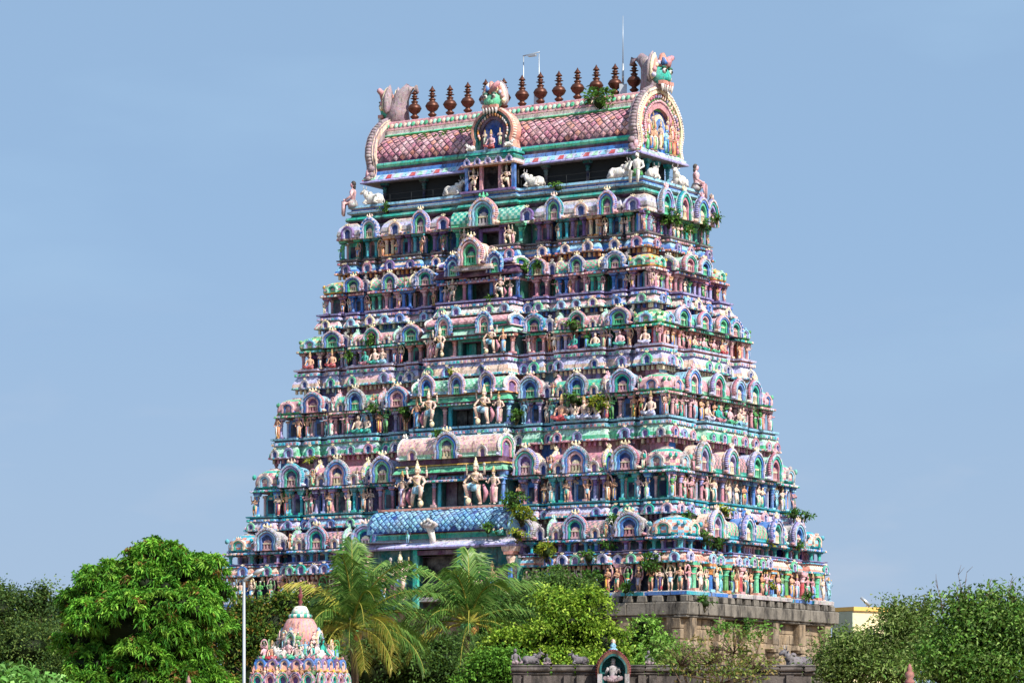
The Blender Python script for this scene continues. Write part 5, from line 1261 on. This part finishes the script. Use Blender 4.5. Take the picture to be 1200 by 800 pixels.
for q in range(4):
    a = R(90 * q); link('dome_arch', da, vim, (math.sin(a) * .66, -math.cos(a) * .66, z(759)), a)
    for j, uu in enumerate((-1.0, -.66, -.3, .36, .7, 1.0)):
        x_, y_ = uu, -.98
        pos_ = (x_ * math.cos(a) - y_ * math.sin(a), x_ * math.sin(a) + y_ * math.cos(a), z(773.5))
        if j in (0, 4): link('statue', FIG[(q * 7 + j * 3) % 44], vim, pos_, a + .3, (.38, .38, .33))
        elif j == 2: link('bull_statue', COW, vim, pos_, a, (.42, .42, .46))
        else: link('statue', SEAT[(q * 3 + j) % 10], vim, pos_, a + rg.uniform(-.5, .5), (.5 + .08 * (j % 2), .5, .48))
    o = link('bull_statue', COW, vim, (-.92 * -math.sin(a) * 1 + .5 * math.cos(a), -.92 * math.cos(a) + .5 * math.sin(a), z(773)), a, (.4, .4, .4))
    link('statue', SEAT[q + 4], vim, (.95 * math.sin(a), -.95 * math.cos(a), z(773.5)), a, (.66, .66, .62))
    for uu in (-1.0, -.5, 0, .5, 1.0):
        x_, y_ = uu, -1.2
        link('small_arch' if uu else 'niche_arch', cached(('small_arch', 'v', abs(uu)), lambda: arch_mb(.42, .36, ['purple' if abs(uu) == .5 else 'blue', 'pale'], .1, beads=False, shrine=None, crown='rose', n=10)), vim, (x_ * math.cos(a) - y_ * math.sin(a), x_ * math.sin(a) + y_ * math.cos(a), z(786)), a)
        link('statue', FIG[(q * 5 + int(uu * 2)) % 30], vim, ((x_ + .2) * math.cos(a) - y_ * math.sin(a) * 1.08, (x_ + .2) * math.sin(a) + y_ * 1.08 * math.cos(a), z(806)), a, (.36, .36, .36))
        link('niche_arch', cached(('niche_arch', 'v2', int(uu * 2) % 2), lambda: arch_mb(.5, .46, ['purple', 'pink', 'rose'] if int(uu * 2) % 2 else ['green', 'pale', 'teal'], .14, beads='rose', shrine=None, crown='yellow', n=10)), vim, (x_ * 1.05 * math.cos(a) - (y_ * 1.1) * math.sin(a), x_ * 1.05 * math.sin(a) + y_ * 1.1 * math.cos(a), z(806)), a)

# ------------------------------------------------------------------ stone wall with the niche shrine
D = 115; k = D / FPX
wl = bpy.data.objects.new('compound_wall', None); col.objects.link(wl); p0 = at(690, 800, D); wl.location = (p0.x, D, 0)
tag(wl, 'blackened stone parapet wall with pilasters and moulded cornice', 'wall')
X = lambda px: (px - 690) * k
z = lambda py: CAM_Z + (HOR - py) * k
m = MB(); m.box(X(775), 0, 0, X(950) - X(600), .5, z(791), P['grey']); wcore = link('wall_core', m.mesh('wall_core', M_WALL), wl)
u = X(598); wi = 0
while u < X(952):
    w = rg.uniform(.5, .9); w = min(w, X(955) - u + .01)
    for zz, hh, dd in ((z(791), .12, .62), (z(787), .16, .8), (z(782), .1, .7)):
        link('stone', stone(round(w, 1), dd, hh, M_WALL), wl, (u + w / 2, rg.uniform(-.02, .02), zz))
    u += round(w, 1)
for px in (606, 618, 665, 680, 700, 732, 752, 765, 800, 830, 880, 925): 
    m = MB(); m.box(0, -.3, 0, .26, .14, z(791), P['grey']); link('pilaster', m.mesh('pilaster', M_WALL), wl, (X(px), 0, 0))
# weathered figures on the parapet: separate things
sm_ = [seated_mb('dgrey', 'mauve', 'dgrey').mesh('worn_statue', M_OLD), figure_mb('dgrey', 'dgrey', 'mauve').mesh('worn_statue', M_OLD), cow_mb('dgrey').mesh('worn_bull', M_OLD)]
for px, i, s, rz_, lab in ((604, 0, .62, .5, 'worn grey seated figure at the broken end of the parapet'), (622, 2, .55, 3.1, 'worn grey bull lying on the parapet beside a seated figure'), (641, 0, .42, 0, 'small worn grey crouching figure on the parapet'),
                      (680, 2, .5, 0, 'blackened lying bull on the parapet next to the niche'), (760, 0, .55, .4, 'worn reddish seated figure right of the parapet niche')):
    o = link('parapet_statue', sm_[i], None, (p0.x + X(px), D - .1, z(778.5)), rz_, (s * .85,) * 3); tag(o, lab, 'statue', 'worn statues on the parapet')
nr = bpy.data.objects.new('niche_shrine', None); col.objects.link(nr); nr.location = (p0.x + X(718), D - .5, 0); tag(nr, 'arched niche with teal lining holding a seated grey deity', 'shrine')
zb = z(803)
m = MB(); w, h = 1.1, z(763) - zb
m.box(0, .12, 0, 1.3, .6, zb, P['grey'])
m.ring(horseshoe(w, h, 1, 20), horseshoe(w, h, .86, 20), -.3, .3, P['brown'], M=Matrix.Translation((0, 0, zb)))
for x_, z_ in horseshoe(w, h, 1.02, 30, False): m.ell((x_, -.1, zb + z_), (.055, .2, .06), P['maroon'], 5, 4)
link('niche_rim', m.mesh('niche_rim', M_OLD), nr)
m = MB(); m.ring(horseshoe(w, h, .86, 20), horseshoe(w, h, .74, 20), -.34, .3, P['dteal'], M=Matrix.Translation((0, 0, zb))); m.plate(list(reversed(horseshoe(w, h, .76, 16))), .1, .3, P['dteal'], M=Matrix.Translation((0, 0, zb)))
for s in (-1, 1): m.box(s * w * .42, -.32, zb - .1, .16, .14, h * .42, P['grey'])
link('niche_lining', m.mesh('niche_lining', M_OLD), nr)
link('deity', seated_mb('grey', 'mauve', 'grey', False, False, 'bless').mesh('deity', M_OLD), nr, (0, -.1, zb + .1), 0, (.82, .7, .8))
m = MB(); m.lathe([(.14, 0), (.16, .06), (.08, .12), (.12, .18), (.02, .34)], 8, P['sky']); m.ell((0, 0, .3), (.1, .06, .12), P['pale'], 6, 4); link('crest', m.mesh('crest', M_OLD), nr, (0, 0, z(763)))

# low stone roof and bull seen beyond the shrubs, before the granite wall
D2 = 122; k2 = D2 / FPX
m = MB(); z2 = lambda py: CAM_Z + (HOR - py) * k2
pav = bpy.data.objects.new('stone_pavilion', None); col.objects.link(pav); pp = at(915, 800, D2); pav.location = (pp.x, D2, 0); tag(pav, 'low grey stone pavilion roof below the sunlit granite wall', 'pavilion')
m.box(0, 0, 0, 4.0, 2.0, z2(800), P['grey']); m.box(0, 0, z2(800), 4.4, 2.4, .15, P['grey']); m.box(0, 0, z2(795), 4.3, 2.2, z2(786) - z2(795), P['grey'], tap=.85); link('roof_block', m.mesh('roof_block', M_GRANG), pav)
m = MB()
for i in range(7): m.box(-1.9 + i * .63, -1.02, 0, .12, .1, z2(801), P['grey'])
link('pillar_row', m.mesh('pillar_row', M_WALL), pav)
o = link('parapet_statue', sm_[2], None, (pp.x + .65, D2 - .3, z2(786)), .3, (.8, .8, .8)); tag(o, 'grey stone bull resting on the low pavilion roof', 'statue', 'worn statues on the parapet')

# ------------------------------------------------------------------ cream building beyond the tower
D3 = 238; b0 = at(1000, 800, D3); k3 = D3 / FPX
bl = bpy.data.objects.new('cream_building', None); col.objects.link(bl); bl.location = (b0.x, D3, 0); bl.rotation_euler = (0, 0, R(35)); tag(bl, 'flat roofed cream building with yellow parapet half hidden by the tree', 'building')
zt = CAM_Z + (HOR - 711) * k3
m = MB(); m.box(2.4, 1.1, 0, 4.8, 2.2, zt, P['cream']); link('wall', m.mesh('wall', M_CREAM), bl)
m = MB(); m.box(-.05, 1.1, 0, .1, 2.22, zt - .3, P['grey']); link('side_wall', m.mesh('side_wall', M_GREYW), bl)  # thin slab coloured greyer and darker than the cream front
m = MB(); m.box(2.4, 1.08, zt - .25, 5.0, 2.5, .28, P['yellow']); link('parapet', m.mesh('parapet', M_YEL), bl)
m = MB()
m.box(0, -.02, zt - 2.6, .9, .06, 1.1, P['dgrey']); wm_ = m.mesh('window', M_DARK)
for x in (1.5, 3.6): link('window', wm_, bl, (x, 0, 0))
m = MB(); m.tube([(0, 0, 0), (.15, 0, .25)], .03, P['grey'], 5); m.tube([(-.35, 0, .7), (.3, 0, .1)], [.1, .14], P['white'], 8)
o = link('roof_lamp', m.mesh('roof_lamp', M_METAL)); pl_ = at(1014, 709, D3 + 1); o.location = (pl_.x, D3 + .6, zt + .03); tag(o, 'white tilted floodlight on the cream building parapet', 'lamp')

# ------------------------------------------------------------------ street lamp
D4 = 95; p4 = at(286, 800, D4); k4 = D4 / FPX; h4 = CAM_Z + (HOR - 680) * k4
lr = bpy.data.objects.new('street_lamp', None); col.objects.link(lr); lr.location = (p4.x, D4, 0); tag(lr, 'slim grey street lamp post standing before the mango tree', 'street lamp')
m = MB(); m.tube([(0, 0, 0), (0, 0, h4 * .5), (0, 0, h4)], [.06, .05, .04], P['grey'], 10); link('post', m.mesh('post', M_METAL), lr)
m = MB(); m.tube([(0, 0, h4 - .02), (.08, 0, h4 + .08), (.3, -.05, h4 + .2)], [.05, .04, .035], P['grey'], 8); link('arm', m.mesh('arm', M_METAL), lr)
m = MB(); m.tube([(.28, -.05, h4 + .18), (.4, -.06, h4 + .25), (.58, -.08, h4 + .33)], [.05, .075, .04], P['white'], 8); link('lamp_head', m.mesh('lamp_head', M_METAL), lr)

# small finials of low shrines at the lower edge
def low_finial(px, py, D, s, label):
    p = at(px, py, D); r_ = bpy.data.objects.new('shrine_dome', None); col.objects.link(r_); r_.location = (p.x, D, 0); tag(r_, label, 'shrine')
    m = MB(); m.lathe([(.9 * s, 0), (.9 * s, p.z - 1.5 * s), (1.0 * s, p.z - 1.4 * s), (.9 * s, p.z - 1.1 * s), (.6 * s, p.z - .7 * s), (.25 * s, p.z - .56 * s), (.1 * s, p.z - .54 * s)], 14, [P['pale'], P['mint'], P['green'], P['pink'], P['mint'], P['pink']]); link('dome', m.mesh('dome', M_ST), r_)
    m = MB(); m.lathe([(.12 * s, p.z - .55 * s), (.14 * s, p.z - .48 * s), (.08 * s, p.z - .42 * s), (.13 * s, p.z - .34 * s), (.12 * s, p.z - .25 * s), (.06 * s, p.z - .2 * s), (.08 * s, p.z - .14 * s), (.015 * s, p.z)], 10, P['brick']); link('finial', m.mesh('finial', M_ST), r_)
low_finial(1066, 777, 92, 1.0, 'little pink finial and mint dome top under the right hand trees')
low_finial(221, 791, 100, .6, 'tiny dark red finial below the mango tree')
